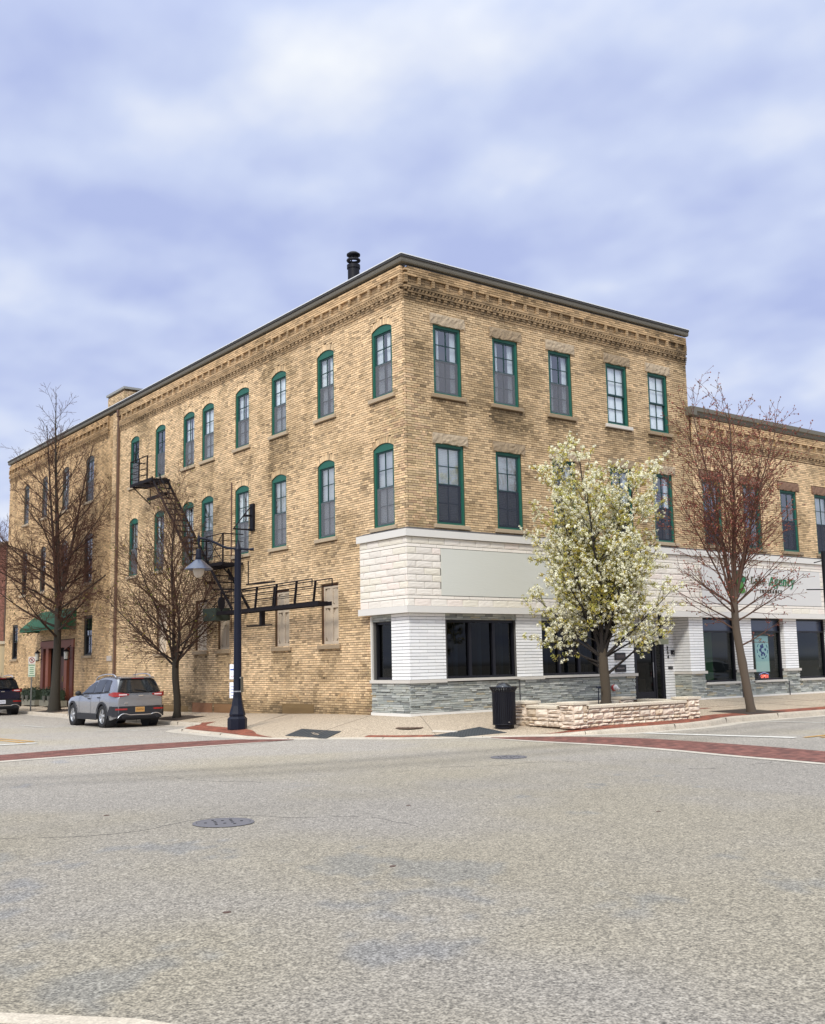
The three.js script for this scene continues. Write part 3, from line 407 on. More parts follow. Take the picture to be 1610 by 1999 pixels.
// cornice: corbelled courses, dog-tooth, panelled frieze, plain fascia
function cornice(out, F, u0, u1, base, tone, r, o = {}) {
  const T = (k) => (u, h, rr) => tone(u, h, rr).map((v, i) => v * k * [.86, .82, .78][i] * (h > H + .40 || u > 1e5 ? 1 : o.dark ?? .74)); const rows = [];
  const H = base; // 11.71
  const row = (h, n, w, gap, t, k, ph = 0, d = .1) => { for (let u = u0 + ph; u < u1 - .02; u += w + gap) { const ww = Math.min(w, u1 - u); out.push({ F, u: u + ww / 2, h, n: n - d / 2, w: ww - .008, t, d, tone: T(k)(u, h, r) }); } };
  row(H + .035, .05, .215, .0, .054, .9); row(H + .105, .065, .125, .115, .054, .85, 0); row(H + .105, .04, .12, .12, .054, .62, .12);
  row(H + .175, .085, .125, .115, .054, .85, 0); row(H + .175, .05, .12, .12, .054, .62, .12); row(H + .245, .10, .215, 0, .054, .95, .1, .16);
  for (let u = u0 + .06; u < u1 - .05; u += .125) out.push({ F, u, h: H + .312, n: .06, w: .085, t: .062, d: .085, q: new THREE.Quaternion().setFromAxisAngle(new THREE.Vector3(0, 1, 0), Math.PI / 4), tone: T(.85)(u, H + .3, r) });
  row(H + .38, .115, .215, 0, .054, .95, 0, .2); row(H + .45, .115, .215, 0, .054, .9, .1, .2);
  // frieze: recessed panels between short pilasters
  const pitch = .525, nP = Math.round((u1 - u0) / pitch), pp = (u1 - u0) / nP;
  for (let k = 0; k <= nP; k++) { const u = u0 + k * pp; for (let c = 0; c < 3; c++) out.push({ F, u: Math.min(u1 - .05, Math.max(u0 + .05, u)), h: H + .52 + c * .07, n: .058, w: .1, t: .06, d: .11, tone: T(1.05)(u, H, r) }); if (k < nP) { for (let c = 0; c < 3; c++) for (let b = 0; b < 2; b++) out.push({ F, u: u + pp * (.3 + .4 * b), h: H + .52 + c * .07, n: .004, w: .2, t: .058, d: .06, tone: T(.96)(u + b, H, r) }); } }
  for (let c = 0; c < 4; c++) row(H + .735 + c * .07, .115, .215, 0, .056, 1.1, (c % 2) * .107, .2);
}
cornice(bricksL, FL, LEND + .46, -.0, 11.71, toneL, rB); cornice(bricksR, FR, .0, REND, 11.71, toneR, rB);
// brick pier at the far end of the side wall
layBrick(bricksL, FL, LEND, LEND + .44, -.35, 12.66, .085, [], brickTone(2, .92), rB); part(wallL, 'pier', onFace(FL, bx(.43, 13.1, .07, LEND + .22, 6.1, .035)), mMortar);
addPieces(wallR, 'brick', bricksR, 300, G_BRICK, BRICK, 'b'); addPieces(wallL, 'brick', bricksL, 300, G_BRICK, BRICK, 'b');
{ const list = []; const r = rng(8); for (const q of stoneBase) list.push({ F: FL, u: -(q.s0 + q.s1) / 2, h: q.h - .26, n: -.05, w: q.s1 - q.s0 - .03, t: .5, d: .16, tone: [.55 + .2 * r(), .5 + .15 * r(), .42 + .1 * r()] }); addPieces(wallL, 'stone', list, 300, G_BLOCK, [0.30, 0.185, 0.10], 'sb'); }
// lintels, sills, windows
WR.forEach(([a, b], i) => { const w = b - a, u = (a + b) / 2;
  for (const [h, lh, sd] of [[11.15, .31, 1], [7.63, .29, 20]]) { const l = part(building, 'lintel', lintelGeo(w + .26, lh, sd + i), i % 2 ? mStoneDark : mStoneSill); l.position.set(u, h + lh / 2, 0); l.applyMatrix4(FR); }
  addSill(building, FR, u, 9.07, w + .26, i === 3 ? M([.6, .56, .5], .85) : mStoneDark); addSill(building, FR, u, 5.285, w + .26, mStoneSill);
  makeWindow(building, FR, u, 9.07, w, 2.08, { dress: ['curtain', 'curtain', 'curtain', 'shade', 'shade'][i], screen: i < 3 }); makeWindow(building, FR, u, 5.29, w, 2.34, { dress: i < 2 ? 'blind' : 'curtain', darkScreen: true });
});
WL3.forEach(([a, b], i) => { const w = b - a, u = -(a + b) / 2;
  addSill(building, FL, u, 9.06, w + .26); addSill(building, FL, u, 5.26, w + .26);
  makeWindow(building, FL, u, 9.06, w, 2.01, { rise: RISE, dress: ['curtainwide', 'curtainwide', 'shade', 'curtainwide', 'shade', 'curtainwide', 'none', 'none'][i] }); makeWindow(building, FL, u, 5.26, w, 2.29, { rise: RISE, dress: ['blind', 'blind', 'blind', 'curtainwide', 'halfblind', 'curtainwide', 'curtain', 'halfblind'][i] });
});
// boarded ground-floor windows: pale shutters of chevron boards
{ const mSh = M([0.53, 0.44, 0.335], .75), mSh2 = M([0.44, 0.36, 0.27], .8), mFr = M([0.16, 0.075, 0.045], .8);
  SHUT.forEach(([a, b], i) => { const w = b - a, u = -(a + b) / 2, t = new THREE.Group(); t.name = 'boarded_window'; building.add(t); t.position.set(u, 2.0, 0); t.applyMatrix4(FL);
    part(t, 'backing', bx(w, 1.84, .03, 0, .92, -.13), mSh2);
    part(t, 'frame', mg([bx(.05, 1.84, .06, -w / 2 + .025, .92, -.09), bx(.05, 1.84, .06, w / 2 - .025, .92, -.09), bx(w - .1, .05, .06, 0, 1.815, -.09)]), mFr);
    for (const s of [-1, 1]) { const lw = w / 2 - .06; const lf = mg([ringGeo(lw, 1.76, .06, .1, .05), bx(lw - .12, .1, .05, 0, 1.15, 0)]); const m = part(t, 'shutter', lf, mSh); m.position.set(s * (lw / 2 + .005), .02, -.08);
      const g = []; for (let y = .16; y < 1.72; y += .062) { if (Math.abs(y - 1.15) < .06) continue; const gg = bx(lw * .92, .05, .012, 0, 0, 0, 0, 0, s * (y > 1.15 ? -.75 : .75)); gg.translate(s * (lw / 2 + .005), y, -.085); g.push(gg); } const bd = part(t, 'board', mg(g), mSh); bd.userData.kind = 'stuff'; }
    addSill(building, FL, u, 2.0, w + .3, mStoneDark, .12);
  }); }
// roof, gutter, coping, dark rooms behind the glass
const mDrip = M([0.04, 0.038, 0.036], .6), mGutter = M([0.15, 0.135, 0.105], .6, { metalness: .15, bumpMap: tRough, bumpScale: .004 }), mRoofW = M([0.72, 0.74, 0.76], .6), mTar = M([0.06, 0.06, 0.065], .9);
const gutP = [[.0, 12.745], [.125, 12.745], [.155, 12.76], [.17, 12.81], [.17, 12.888], [0, 12.888]], edgeP = [[0, 12.89], [.2, 12.89], [.2, 12.955], [0, 12.955]];
part(building, 'gutter', sweep(gutP, [[0, LEND], [0, 0], [REND + .06, 0]]), mGutter); part(building, 'drip_edge', sweep(edgeP, [[0, LEND], [0, 0], [REND + .06, 0]]), mDrip);
part(building, 'roof_edge', sweep([[-.5, 12.957], [.215, 12.957], [.215, 12.982], [.1, 13.01], [-.5, 13.01]], [[0, LEND], [0, 0], [REND + .06, 0]]), mRoofW);
{ const s = new THREE.Shape([[0.35, 0.35], [REND - .2, 0.35], [REND - .2, 20], [.35, 20]].map(p => new THREE.Vector2(...p))); part(building, 'roof', bx(REND - .35, .2, 21, REND / 2, 12.55, -10.85), mTar); }
part(building, 'party_wall', bx(.3, 8, 13.6, REND - .16, 8.65, -7.1), M([.34, .24, .14], .9));
part(building, 'interior', bx(REND - 2.2, 8.9, 18.8, REND / 2 + .2, 8.0, -10.6), mRoom);
part(building, 'interior', bx(9.5, 3.4, 18, 6.6, 1.4, -11.0), mRoom); 
part(building, 'floor_slab', mg([bx(REND - .4, .18, 20.4, REND / 2 + .05, 8.5, -10.6), bx(REND - .4, .18, 20.4, REND / 2 + .05, 4.5, -10.6)]), mRoom);
// flue pipe on the roof
{ const t = new THREE.Group(); t.name = 'flue_pipe'; building.add(t); t.position.set(1.0, 12.6, -3.95); part(t, 'pipe', new THREE.CylinderGeometry(.19, .19, 1.55, 24).translate(0, .78, 0), mBlack); part(t, 'collar', new THREE.CylinderGeometry(.215, .215, .12, 24).translate(0, 1.52, 0), mBlack); part(t, 'ring', new THREE.TorusGeometry(.18, .05, 8, 24).rotateX(Math.PI / 2).translate(0, 1.74, 0), mBlack); part(t, 'cap', new THREE.LatheGeometry([[0, 2.02], [.14, 2.01], [.22, 1.95], [.22, 1.9], [.14, 1.88], [0, 1.88]].map(p => new THREE.Vector2(...p)), 24), mBlack); part(t, 'strut', mg([0, 1, 2].map(k => bar([.13 * Math.cos(k * 2.1 + .5), 1.5, .13 * Math.sin(k * 2.1 + .5)], [.13 * Math.cos(k * 2.1 + .5), 1.9, .13 * Math.sin(k * 2.1 + .5)], .012))), mBlack); }
// ---------------------------------------------------------------- stone shopfront of the corner building and of the low building next to it
const BLOCKC = [0.74, 0.69, 0.62], TILEC = [0.84, 0.845, 0.85], SLATE = [0.385, 0.395, 0.372];
const mBoard = M([0.66, 0.64, 0.60], .7), mPanel = M([0.60, 0.605, 0.55], .75, { bumpMap: tRough, bumpScale: .002 }), mFlash = M([0.06, 0.06, 0.065], .6), mJoint = M([0.11, 0.105, 0.1], .95), mLedge = M([0.58, 0.55, 0.50], .8, { bumpMap: tRough, bumpScale: .004 }), mBaseW = M([0.74, 0.72, 0.67], .8);
const mSlateJ = M([0.10, 0.105, 0.10], .95);
const rS = rng(404);
const bt = (lo, hi, warm = 0) => { const k = Math.floor(rS() * 7), t = lo + (hi - lo) * k / 6, w = warm * ((k * 3) % 7) / 6; return [t * (1 + w * .5), t, t * (1 - w)]; };
// rows of blocks: [h0, h1, block width, shift]
const BAND = [[4.67, 4.855, .57, .0], [4.575, 4.67, .57, .28], [4.385, 4.575, .57, .12], [4.195, 4.385, .57, .40], [4.005, 4.195, .57, .12], [3.815, 4.005, .57, .40], [3.625, 3.815, .57, .12], [3.435, 3.625, .57, .40], [3.245, 3.435, .57, .12], [3.155, 3.245, .57, .3], [2.955, 3.155, .57, .05]];
function blocks(out, F, u0, u1, n, holes) { for (const [h0, h1, bw, sh] of BAND) { const smooth = h1 - h0 < .12; let segs = [[u0, u1]]; for (const q of holes) if ((h0 + h1) / 2 > q.h0 && (h0 + h1) / 2 < q.h1) segs = segs.flatMap(([a, b]) => [[a, Math.min(b, q.u0)], [Math.max(a, q.u1), b]].filter(s => s[1] - s[0] > .03));
  for (const [a, b] of segs) { let k = Math.floor((a - sh) / bw); for (; ;) { let x0 = k * bw + sh, x1 = x0 + bw; k++; if (x1 <= a + .03) continue; if (x0 >= b - .03) break; x0 = Math.max(a, x0); x1 = Math.min(b, x1); out.push({ F, u: (x0 + x1) / 2, h: (h0 + h1) / 2, n: n - .03, w: x1 - x0 - .013, t: h1 - h0 - .014, d: .06, tone: smooth ? bt(1.08, 1.14) : bt(.96, 1.05, .02), smooth }); } } } }
function tiles(out, F, u0, u1, h0, h1, n, tone = [.95, 1.04]) { const rows = Math.max(1, Math.round((h1 - h0) / .0905)), rh = (h1 - h0) / rows; for (let i = 0; i < rows; i++) { let segs = []; const bw = .56, sh = (i % 2) * .28 + .03 * ((i * 7) % 5) / 5; let k = Math.floor((u0 - sh) / bw); for (; ;) { let x0 = k * bw + sh, x1 = x0 + bw; k++; if (x1 <= u0 + .02) continue; if (x0 >= u1 - .02) break; x0 = Math.max(u0, x0); x1 = Math.min(u1, x1); out.push({ F, u: (x0 + x1) / 2, h: h0 + (i + .5) * rh, n: n - .02, w: x1 - x0 - .011, t: rh - .013, d: .04, tone: bt(...tone, .015) }); } } }
function ledgestone(out, F, u0, u1, h0, h1, n) { for (let h = h0; h < h1 - .015;) { let t = .035 + .04 * rS(); if (h + t > h1 - .03) t = h1 - h; let u = u0 - rS() * .12; while (u < u1) { let w = .16 + .3 * rS(); let a = Math.max(u, u0), b = Math.min(u + w, u1); u += w; if (b - a < .02) continue; const k = rS(); const tn = k < .04 ? [1.2, 1.05, .82] : k < .2 ? [1.3, 1.3, 1.28] : k < .36 ? [.66, .68, .7] : [[.9, .92, .9], [1.0, 1.02, 1.0], [1.1, 1.12, 1.12], [.82, .86, .85], [1.05, 1.05, .98]][Math.floor(rS() * 5)]; out.push({ F, u: (a + b) / 2, h: h + t / 2, n: n - .035 + rS() * .045, w: b - a - .008, t: t - .009, d: .06, tone: tn }); } h += t; } }

// corner shopfront masonry
const shopTo = 11.85;
const fascia = part(building, 'fascia', sweep(rectP(.0, .165, 2.955, 4.86), [[0, -2.07], [0, 0], [12.33, 0]]), mJoint);
part(building, 'cornice_board', sweep(rectP(0, .27, 4.862, 5.06), [[0, -2.14], [0, 0], [12.33, 0]]), mBoard);
part(building, 'flashing', sweep([[0, 5.063], [.25, 5.063], [.02, 5.15], [0, 5.15]], [[0, -2.10], [0, 0], [12.33, 0]]), mFlash);
part(building, 'sill_board', sweep(rectP(0, .255, 2.77, 2.953), [[0, -2.1], [0, 0], [12.33, 0]]), mBoard);
part(building, 'sign_panel', onFace(FR, bx(6.9, 1.31, .03, 4.45, 3.91, .195)), mPanel, 'blank pale green-grey sign panel');
{ const list = []; blocks(list, FL, -2.07, .2, .2, []); blocks(list, FR, -.2, 12.33, .2, [{ u0: 1.0, u1: 7.9, h0: 3.25, h1: 4.57 }]); addPieces(fascia, 'stone_block', list.filter(p => !p.smooth), 300, G_BLOCK, BLOCKC, 'bl'); addPieces(fascia, 'stone_strip', list.filter(p => p.smooth), 300, G_PLAIN, BLOCKC, 'bs'); }
// lower wall core with window openings
const hShopR = [{ u0: 1.3, u1: 3.9, h0: .96, h1: 2.59 }, { u0: 4.93, u1: 7.41, h0: .96, h1: 2.59 }];
const shopR = part(building, 'shop_wall', onFace(FR, wallCore(0, 9.0, -.35, 2.768, hShopR, .28)), mJoint);
const shopL = part(building, 'shop_wall', onFace(FL, wallCore(-1.76, -.283, -.35, 2.768, [{ u0: -1.66, u1: -.78, h0: .96, h1: 2.57 }], .28).translate(0, 0, .01)), mJoint);
{ const tl = [], ls = [], bb = [];
  tiles(tl, FR, -.055, 1.22, .955, 2.765, .055); tiles(tl, FR, 3.9, 4.93, .955, 2.765, .055); tiles(tl, FR, 7.41, 9.0, .955, 2.765, .055); tiles(tl, FL, -.77, .055, .955, 2.765, .055);
  ledgestone(ls, FR, -.06, 9.0, .06, .86, .055); ledgestone(ls, FL, -1.75, .06, .06, .86, .055); ledgestone(ls, FR, 1.22, 3.9, 2.6, 2.765, .03); ledgestone(ls, FR, 4.93, 7.41, 2.6, 2.765, .03); ledgestone(ls, FL, -1.72, -.77, 2.58, 2.765, .03);
  addPieces(shopR, 'tile', tl, 300, G_PLAIN, TILEC, 'ti'); addPieces(shopR, 'ledge_stone', ls, 300, G_LEDGE, SLATE, 'ls');
  part(building, 'stone_ledge', sweep(rectP(-.02, .115, .862, .952), [[0, -1.77], [0, 0], [1.2, 0]]), mLedge); part(building, 'stone_ledge', onFace(FR, bx(2.7, .07, .28, 2.58, .925, .0)), mLedge); part(building, 'stone_ledge', onFace(FR, bx(1.06, .088, .14, 4.415, .907, .045)), mLedge); part(building, 'stone_ledge', onFace(FR, bx(2.5, .07, .28, 6.17, .925, .0)), mLedge); part(building, 'stone_ledge', onFace(FR, bx(1.66, .088, .14, 8.26, .907, .045)), mLedge);
  part(building, 'plinth', sweep(rectP(-.02, .075, -.35, .055), [[0, -1.78], [0, 0], [9.0, 0]]), mBaseW);
  part(building, 'trim', onFace(FL, bx(.05, 1.85, .1, -1.735, 1.82, .02)), mBoard); part(building, 'joint_post', onFace(FR, bx(.03, .86, .012, 3.93, .43, .085)), mFlash);
}
const mGlassShop = new THREE.MeshPhysicalMaterial({ color: new THREE.Color().setRGB(.62, .74, .68), roughness: 0, transmission: 1, thickness: 0, ior: 1.45 });
const mShopRoom = M([0.012, 0.012, 0.016], .9), mShopFrame = M([0.014, 0.014, 0.020], .35, { metalness: .4 });
function shopWindow(parent, F, u0, u1, h0, h1, n, mull, o = {}) {
  const t = new THREE.Group(); t.name = 'shop_window'; parent.add(t); t.position.set((u0 + u1) / 2, h0, n); t.applyMatrix4(F); const w = u1 - u0, h = h1 - h0, f = .065;
  part(t, 'frame', ringGeo(w, h, f, f, .12), mShopFrame);
  const xs = [-w / 2 + f, ...mull.map(m => m - (u0 + u1) / 2), w / 2 - f];
  for (let i = 1; i < xs.length - 1; i++) part(t, 'mullion', bx(.1, h - 2 * f, .12, xs[i], h / 2, 0), mShopFrame);
  const tr = o.transom ? o.transom - h0 : null; if (tr) part(t, 'transom_bar', bx(w - 2 * f, .06, .115, 0, tr, 0), mShopFrame);
  for (let i = 0; i < xs.length - 1; i++) { const a = xs[i] + (i ? .05 : 0), b = xs[i + 1] - (i < xs.length - 2 ? .05 : 0); if (tr) { part(t, 'pane', new THREE.PlaneGeometry(b - a, tr - .03 - f).translate((a + b) / 2, (tr - .03 + f) / 2, -.01), o.glass || mGlassDark); part(t, 'transom_pane', new THREE.PlaneGeometry(b - a, h - f - tr - .03).translate((a + b) / 2, (h - f + tr + .03) / 2, -.01), M([.05, .065, .11], .12, { ior: 1.7 })); } else part(t, 'pane', new THREE.PlaneGeometry(b - a, h - 2 * f).translate((a + b) / 2, h / 2, -.01), o.glass || mGlassDark); }
  return t;
}
{ const w1 = shopWindow(building, FR, 1.3, 3.9, .96, 2.59, -.12, [2.2, 3.1]), w2 = shopWindow(building, FR, 4.93, 7.41, .96, 2.59, -.12, [5.75, 6.6]); const cm = M([.035, .045, .08], .8);
  for (const w of [w1, w2]) for (const x of [-.62, .28, 1.12]) part(w, 'inner_post', bx(.13, 1.6, .06, x, .8, -.35), cm);
  const w3 = shopWindow(building, FL, -1.66, -.78, .96, 2.57, -.12, []); part(w3, 'louvre', slats(.62, 1.45, .048).translate(.05, .08, -.12), M([.05, .065, .11], .6)); part(w3, 'inner_post', bx(.08, 1.5, .08, -.3, .8, -.1), cm); }
// recessed entrance
{ const n = -.67, tl = [], ls = []; const back = part(building, 'entrance_wall', onFace(FR, mg([bx(.78, 2.9, .1, 9.39, 1.32, n - .06), bx(.55, 2.9, .1, 11.575, 1.32, n - .06), bx(1.52, .72, .1, 10.54, 2.41, n - .06)])), mJoint);
  tiles(tl, FR, 9.0, 9.76, .04, 2.765, n + .03, [.9, .98]); tiles(tl, FR, 11.32, 11.83, .04, 2.765, n + .03, [.9, .98]); tiles(tl, FR, 9.76, 11.32, 2.11, 2.765, n + .03, [.72, .8]);
  addPieces(back, 'tile', tl, 300, G_PLAIN, TILEC, 'ti');
  part(building, 'entrance_soffit', onFace(FR, bx(2.84, .06, .72, 10.42, 2.80, -.3)), mBoard); part(building, 'doorstep', onFace(FR, bx(2.84, .3, .74, 10.42, -.125, -.3)), mKerb); part(building, 'beam', onFace(FR, bx(1.6, .08, .1, 10.54, 2.07, n + .02)), mBoard);
  part(building, 'entrance_wall', onFace(FR, bx(.08, 2.85, .66, 8.96, 1.33, -.33)), mJoint);
  const d = new THREE.Group(); d.name = 'door'; building.add(d); d.position.set(10.54, .03, n - .02); d.applyMatrix4(FR);
  part(d, 'frame', ringGeo(1.54, 2.02, .07, .05, .1), mShopFrame); part(d, 'frame', bx(.06, 1.9, .1, .32, 1.0, 0), mShopFrame); part(d, 'leaf', ringGeo(1.0, 1.88, .1, .22, .06).translate(-.21, .06, 0), mShopFrame); part(d, 'pane', new THREE.PlaneGeometry(.8, 1.6).translate(-.21, 1.06, 0), mGlassDark); part(d, 'pane', new THREE.PlaneGeometry(.33, 1.85).translate(.52, 1.0, 0), mGlassDark); part(d, 'handle', bar([.16, .75, .07], [.16, 1.25, .07], .015), M([.5, .5, .5], .3, { metalness: 1 }));
  part(d, 'curtain', bx(.22, 1.1, .02, -.05, 1.1, -.5), M([.10, .02, .02], .9)); part(d, 'curtain', bx(.3, .5, .02, .12, .45, -.4), M([.13, .08, .06], .9));
}
// low brick building to the right
const low = thing('low_brick_building', 'two storey cream brick building right of the taller corner building, stone shopfront with big windows', 'building');
const WLOW = [[13.05, 14.08], [15.38, 16.42], [17.72, 18.76], [20.0, 21.0]], LOWEND = 25;
{ const holes = WLOW.map(([a, b]) => ({ u0: a, u1: b, h0: 5.32, h1: 7.67 })), bl = [], tone = brickTone(14.4, 1.07, (u, h) => .04 + sstep(8.9, 9.4, h) * .1), r = rng(31);
  const core = part(low, 'wall', onFace(FR, wallCore(REND + .02, LOWEND, 2.9, 9.86, holes)), mMortar);
  const solid = [...holes, ...sillHole(WLOW, 5.31, .115, 'R'), ...WLOW.map(([a, b]) => ({ u0: a - .17, u1: b + .17, h0: 7.67, h1: 7.97 }))];
  layBrick(bl, FR, REND + .03, LOWEND, 5.0, 8.86, .012, solid, tone, r); cornice(bl, FR, REND + .35, LOWEND, 8.86, tone, r); layBrick(bl, FR, REND + .03, REND + .34, 8.86, 9.83, .1, [], tone, r, { noHeader: true });
  addPieces(core, 'brick', bl, 300, G_BRICK, BRICK, 'b');
  WLOW.forEach(([a, b], i) => { const u = (a + b) / 2, w = b - a; const l = part(low, 'lintel', lintelGeo(w + .34, .3, 50 + i), M([.20, .115, .075], .9)); l.position.set(u, 7.82, 0); l.applyMatrix4(FR); addSill(low, FR, u, 5.315, w + .3, mStoneDark); makeWindow(low, FR, u, 5.32, w, 2.35, { dress: ['none', 'none', 'none', 'halfblind'][i], screen: i !== 1, darkScreen: true }); });
  part(low, 'gutter', sweep([[0, 9.86], [.1, 9.86], [.15, 9.92], [.17, 10.0], [.24, 10.03], [.24, 10.18], [0, 10.18]], [[REND + .01, 0], [LOWEND, 0]]), mGutter); part(low, 'gutter_bracket', bx(.3, .3, .34, REND - .05, 10.0, .14), mGutter);
  part(low, 'roof', bx(LOWEND - REND, .2, 20, (LOWEND + REND) / 2 + .1, 9.7, -10.3), mTar); part(low, 'interior', bx(LOWEND - REND - .6, 4.9, 18, (LOWEND + REND) / 2 + .1, 7.1, -10.3), mRoom); part(low, 'wall', bx(.3, 10, 20, LOWEND - .15, 4.8, -10.1), mMortar);
  part(low, 'floor_slab', bx(LOWEND - REND - .3, .15, 1.6, (LOWEND + REND) / 2 + .1, 5.0, -1.1), mRoom);
  const chim = part(low, 'chimney', bx(.5, .7, .5, 17.2, 10.3, -4), M([.3, .1, .06], .9));
  // shopfront
  const fz = part(low, 'fascia', onFace(FR, bx(LOWEND - 12.35, 1.9, .165, (LOWEND + 12.35) / 2, 3.905, .0825)), mJoint);
  part(low, 'cornice_board', onFace(FR, bx(LOWEND - 12.34, .2, .27, (LOWEND + 12.34) / 2, 4.962, .135)), mBoard); part(low, 'sill_board', onFace(FR, bx(LOWEND - 12.34, .183, .255, (LOWEND + 12.34) / 2, 2.862, .128)), mBoard); part(low, 'flashing', sweep([[0, 5.063], [.25, 5.063], [.02, 5.15], [0, 5.15]], [[12.34, 0], [LOWEND, 0]]), mFlash);
  part(low, 'sign_panel', onFace(FR, bx(7.2, 1.31, .03, 16.05, 3.91, .195)), M([.62, .61, .59], .7), 'pale sign panel with green lettering');
  const list = []; blocks(list, FR, 12.35, LOWEND, .2, [{ u0: 12.45, u1: 19.65, h0: 3.25, h1: 4.57 }]); addPieces(fz, 'stone_block', list.filter(p => !p.smooth), 300, G_BLOCK, BLOCKC, 'bl'); addPieces(fz, 'stone_strip', list.filter(p => p.smooth), 300, G_PLAIN, BLOCKC, 'bs');
  const piers = [[11.85, 12.58], [14.52, 15.32], [17.32, 18.12], [20.2, 21.0]], tl = [], ls = []; const mp = part(low, 'shop_wall', onFace(FR, mg(piers.map(([a, b]) => bx(b - a - .01, 3.1, .3, (a + b) / 2, 1.217, -.13)))), mJoint);
  for (const [a, b] of piers) { tiles(tl, FR, a - .02, b, .955, 2.765, .055); ledgestone(ls, FR, a - .02, b, .06, .86, .055); part(low, 'stone_ledge', onFace(FR, bx(b - a + .1, .088, .16, (a + b) / 2, .907, .04)), mLedge); }
  const FRET = new THREE.Matrix4().makeBasis(new THREE.Vector3(0, 0, 1), new THREE.Vector3(0, 1, 0), new THREE.Vector3(-1, 0, 0)).setPosition(11.85, 0, 0); // left return of the first pier, into the entrance
  part(low, 'return_wall', onFace(FRET, bx(.72, 3.1, .1, -.335, 1.217, -.09)), mJoint); tiles(tl, FRET, -.66, .05, .955, 2.765, .02, [.88, .95]); ledgestone(ls, FRET, -.66, .05, .06, .86, .02); part(low, 'stone_ledge', onFace(FRET, bx(.72, .085, .12, -.3, .907, .0)), mLedge);
  for (const a of [14.52, 17.32, 20.2]) { const F = FRET.clone().setPosition(a, 0, 0); tiles(tl, F, -.2, .05, .955, 2.765, .02, [.88, .95]); ledgestone(ls, F, -.2, .05, .06, .86, .02); }
  const wins = [[12.6, 14.5], [15.34, 17.3], [18.14, 20.18], [21.0, 23]];
  for (const [a, b] of wins) { ledgestone(ls, FR, a, b, .06, .49, .02); part(low, 'shop_wall', onFace(FR, bx(b - a, .85, .25, (a + b) / 2, .07, -.14)), mSlateJ); part(low, 'stone_ledge', onFace(FR, bx(b - a - .02, .07, .34, (a + b) / 2, .525, -.06)), mLedge); shopWindow(low, FR, a, b, .56, 2.77, -.17, [], { transom: 2.3, glass: mGlassShop }); }
  addPieces(mp, 'tile', tl, 300, G_PLAIN, TILEC, 'ti'); addPieces(mp, 'ledge_stone', ls, 300, G_LEDGE, SLATE, 'ls');
  part(low, 'plinth', onFace(FR, bx(LOWEND - 11.85, .4, .08, (LOWEND + 11.85) / 2, -.145, .045)), mBaseW);
  for (const u of [14.55, 17.36]) part(low, 'downpipe', onFace(FR, bar([u, -.05, .1], [u, .5, .1], .02)), mFlash);
  part(low, 'shop_interior', bx(LOWEND - 12.2, 3.2, 10, (LOWEND + 12.2) / 2 + .2, 1.4, -7.4), M([.02, .03, .024], .9)); part(low, 'shop_floor', bx(LOWEND - 12, .2, 2.2, (LOWEND + 12) / 2, .2, -1.4), M([.05, .06, .05], .8)); part(low, 'shop_ceiling', bx(LOWEND - 12, .2, 2.2, (LOWEND + 12) / 2, 2.9, -1.4), M([.1, .1, .1], .8));
  part(low, 'curtain', bx(.5, 2.1, .03, 14.0, 1.6, -.9), M([.05, .11, .05], .9)); part(low, 'curtain', bx(.55, 2.1, .03, 16.95, 1.6, -.7), M([.05, .12, .05], .9));
}
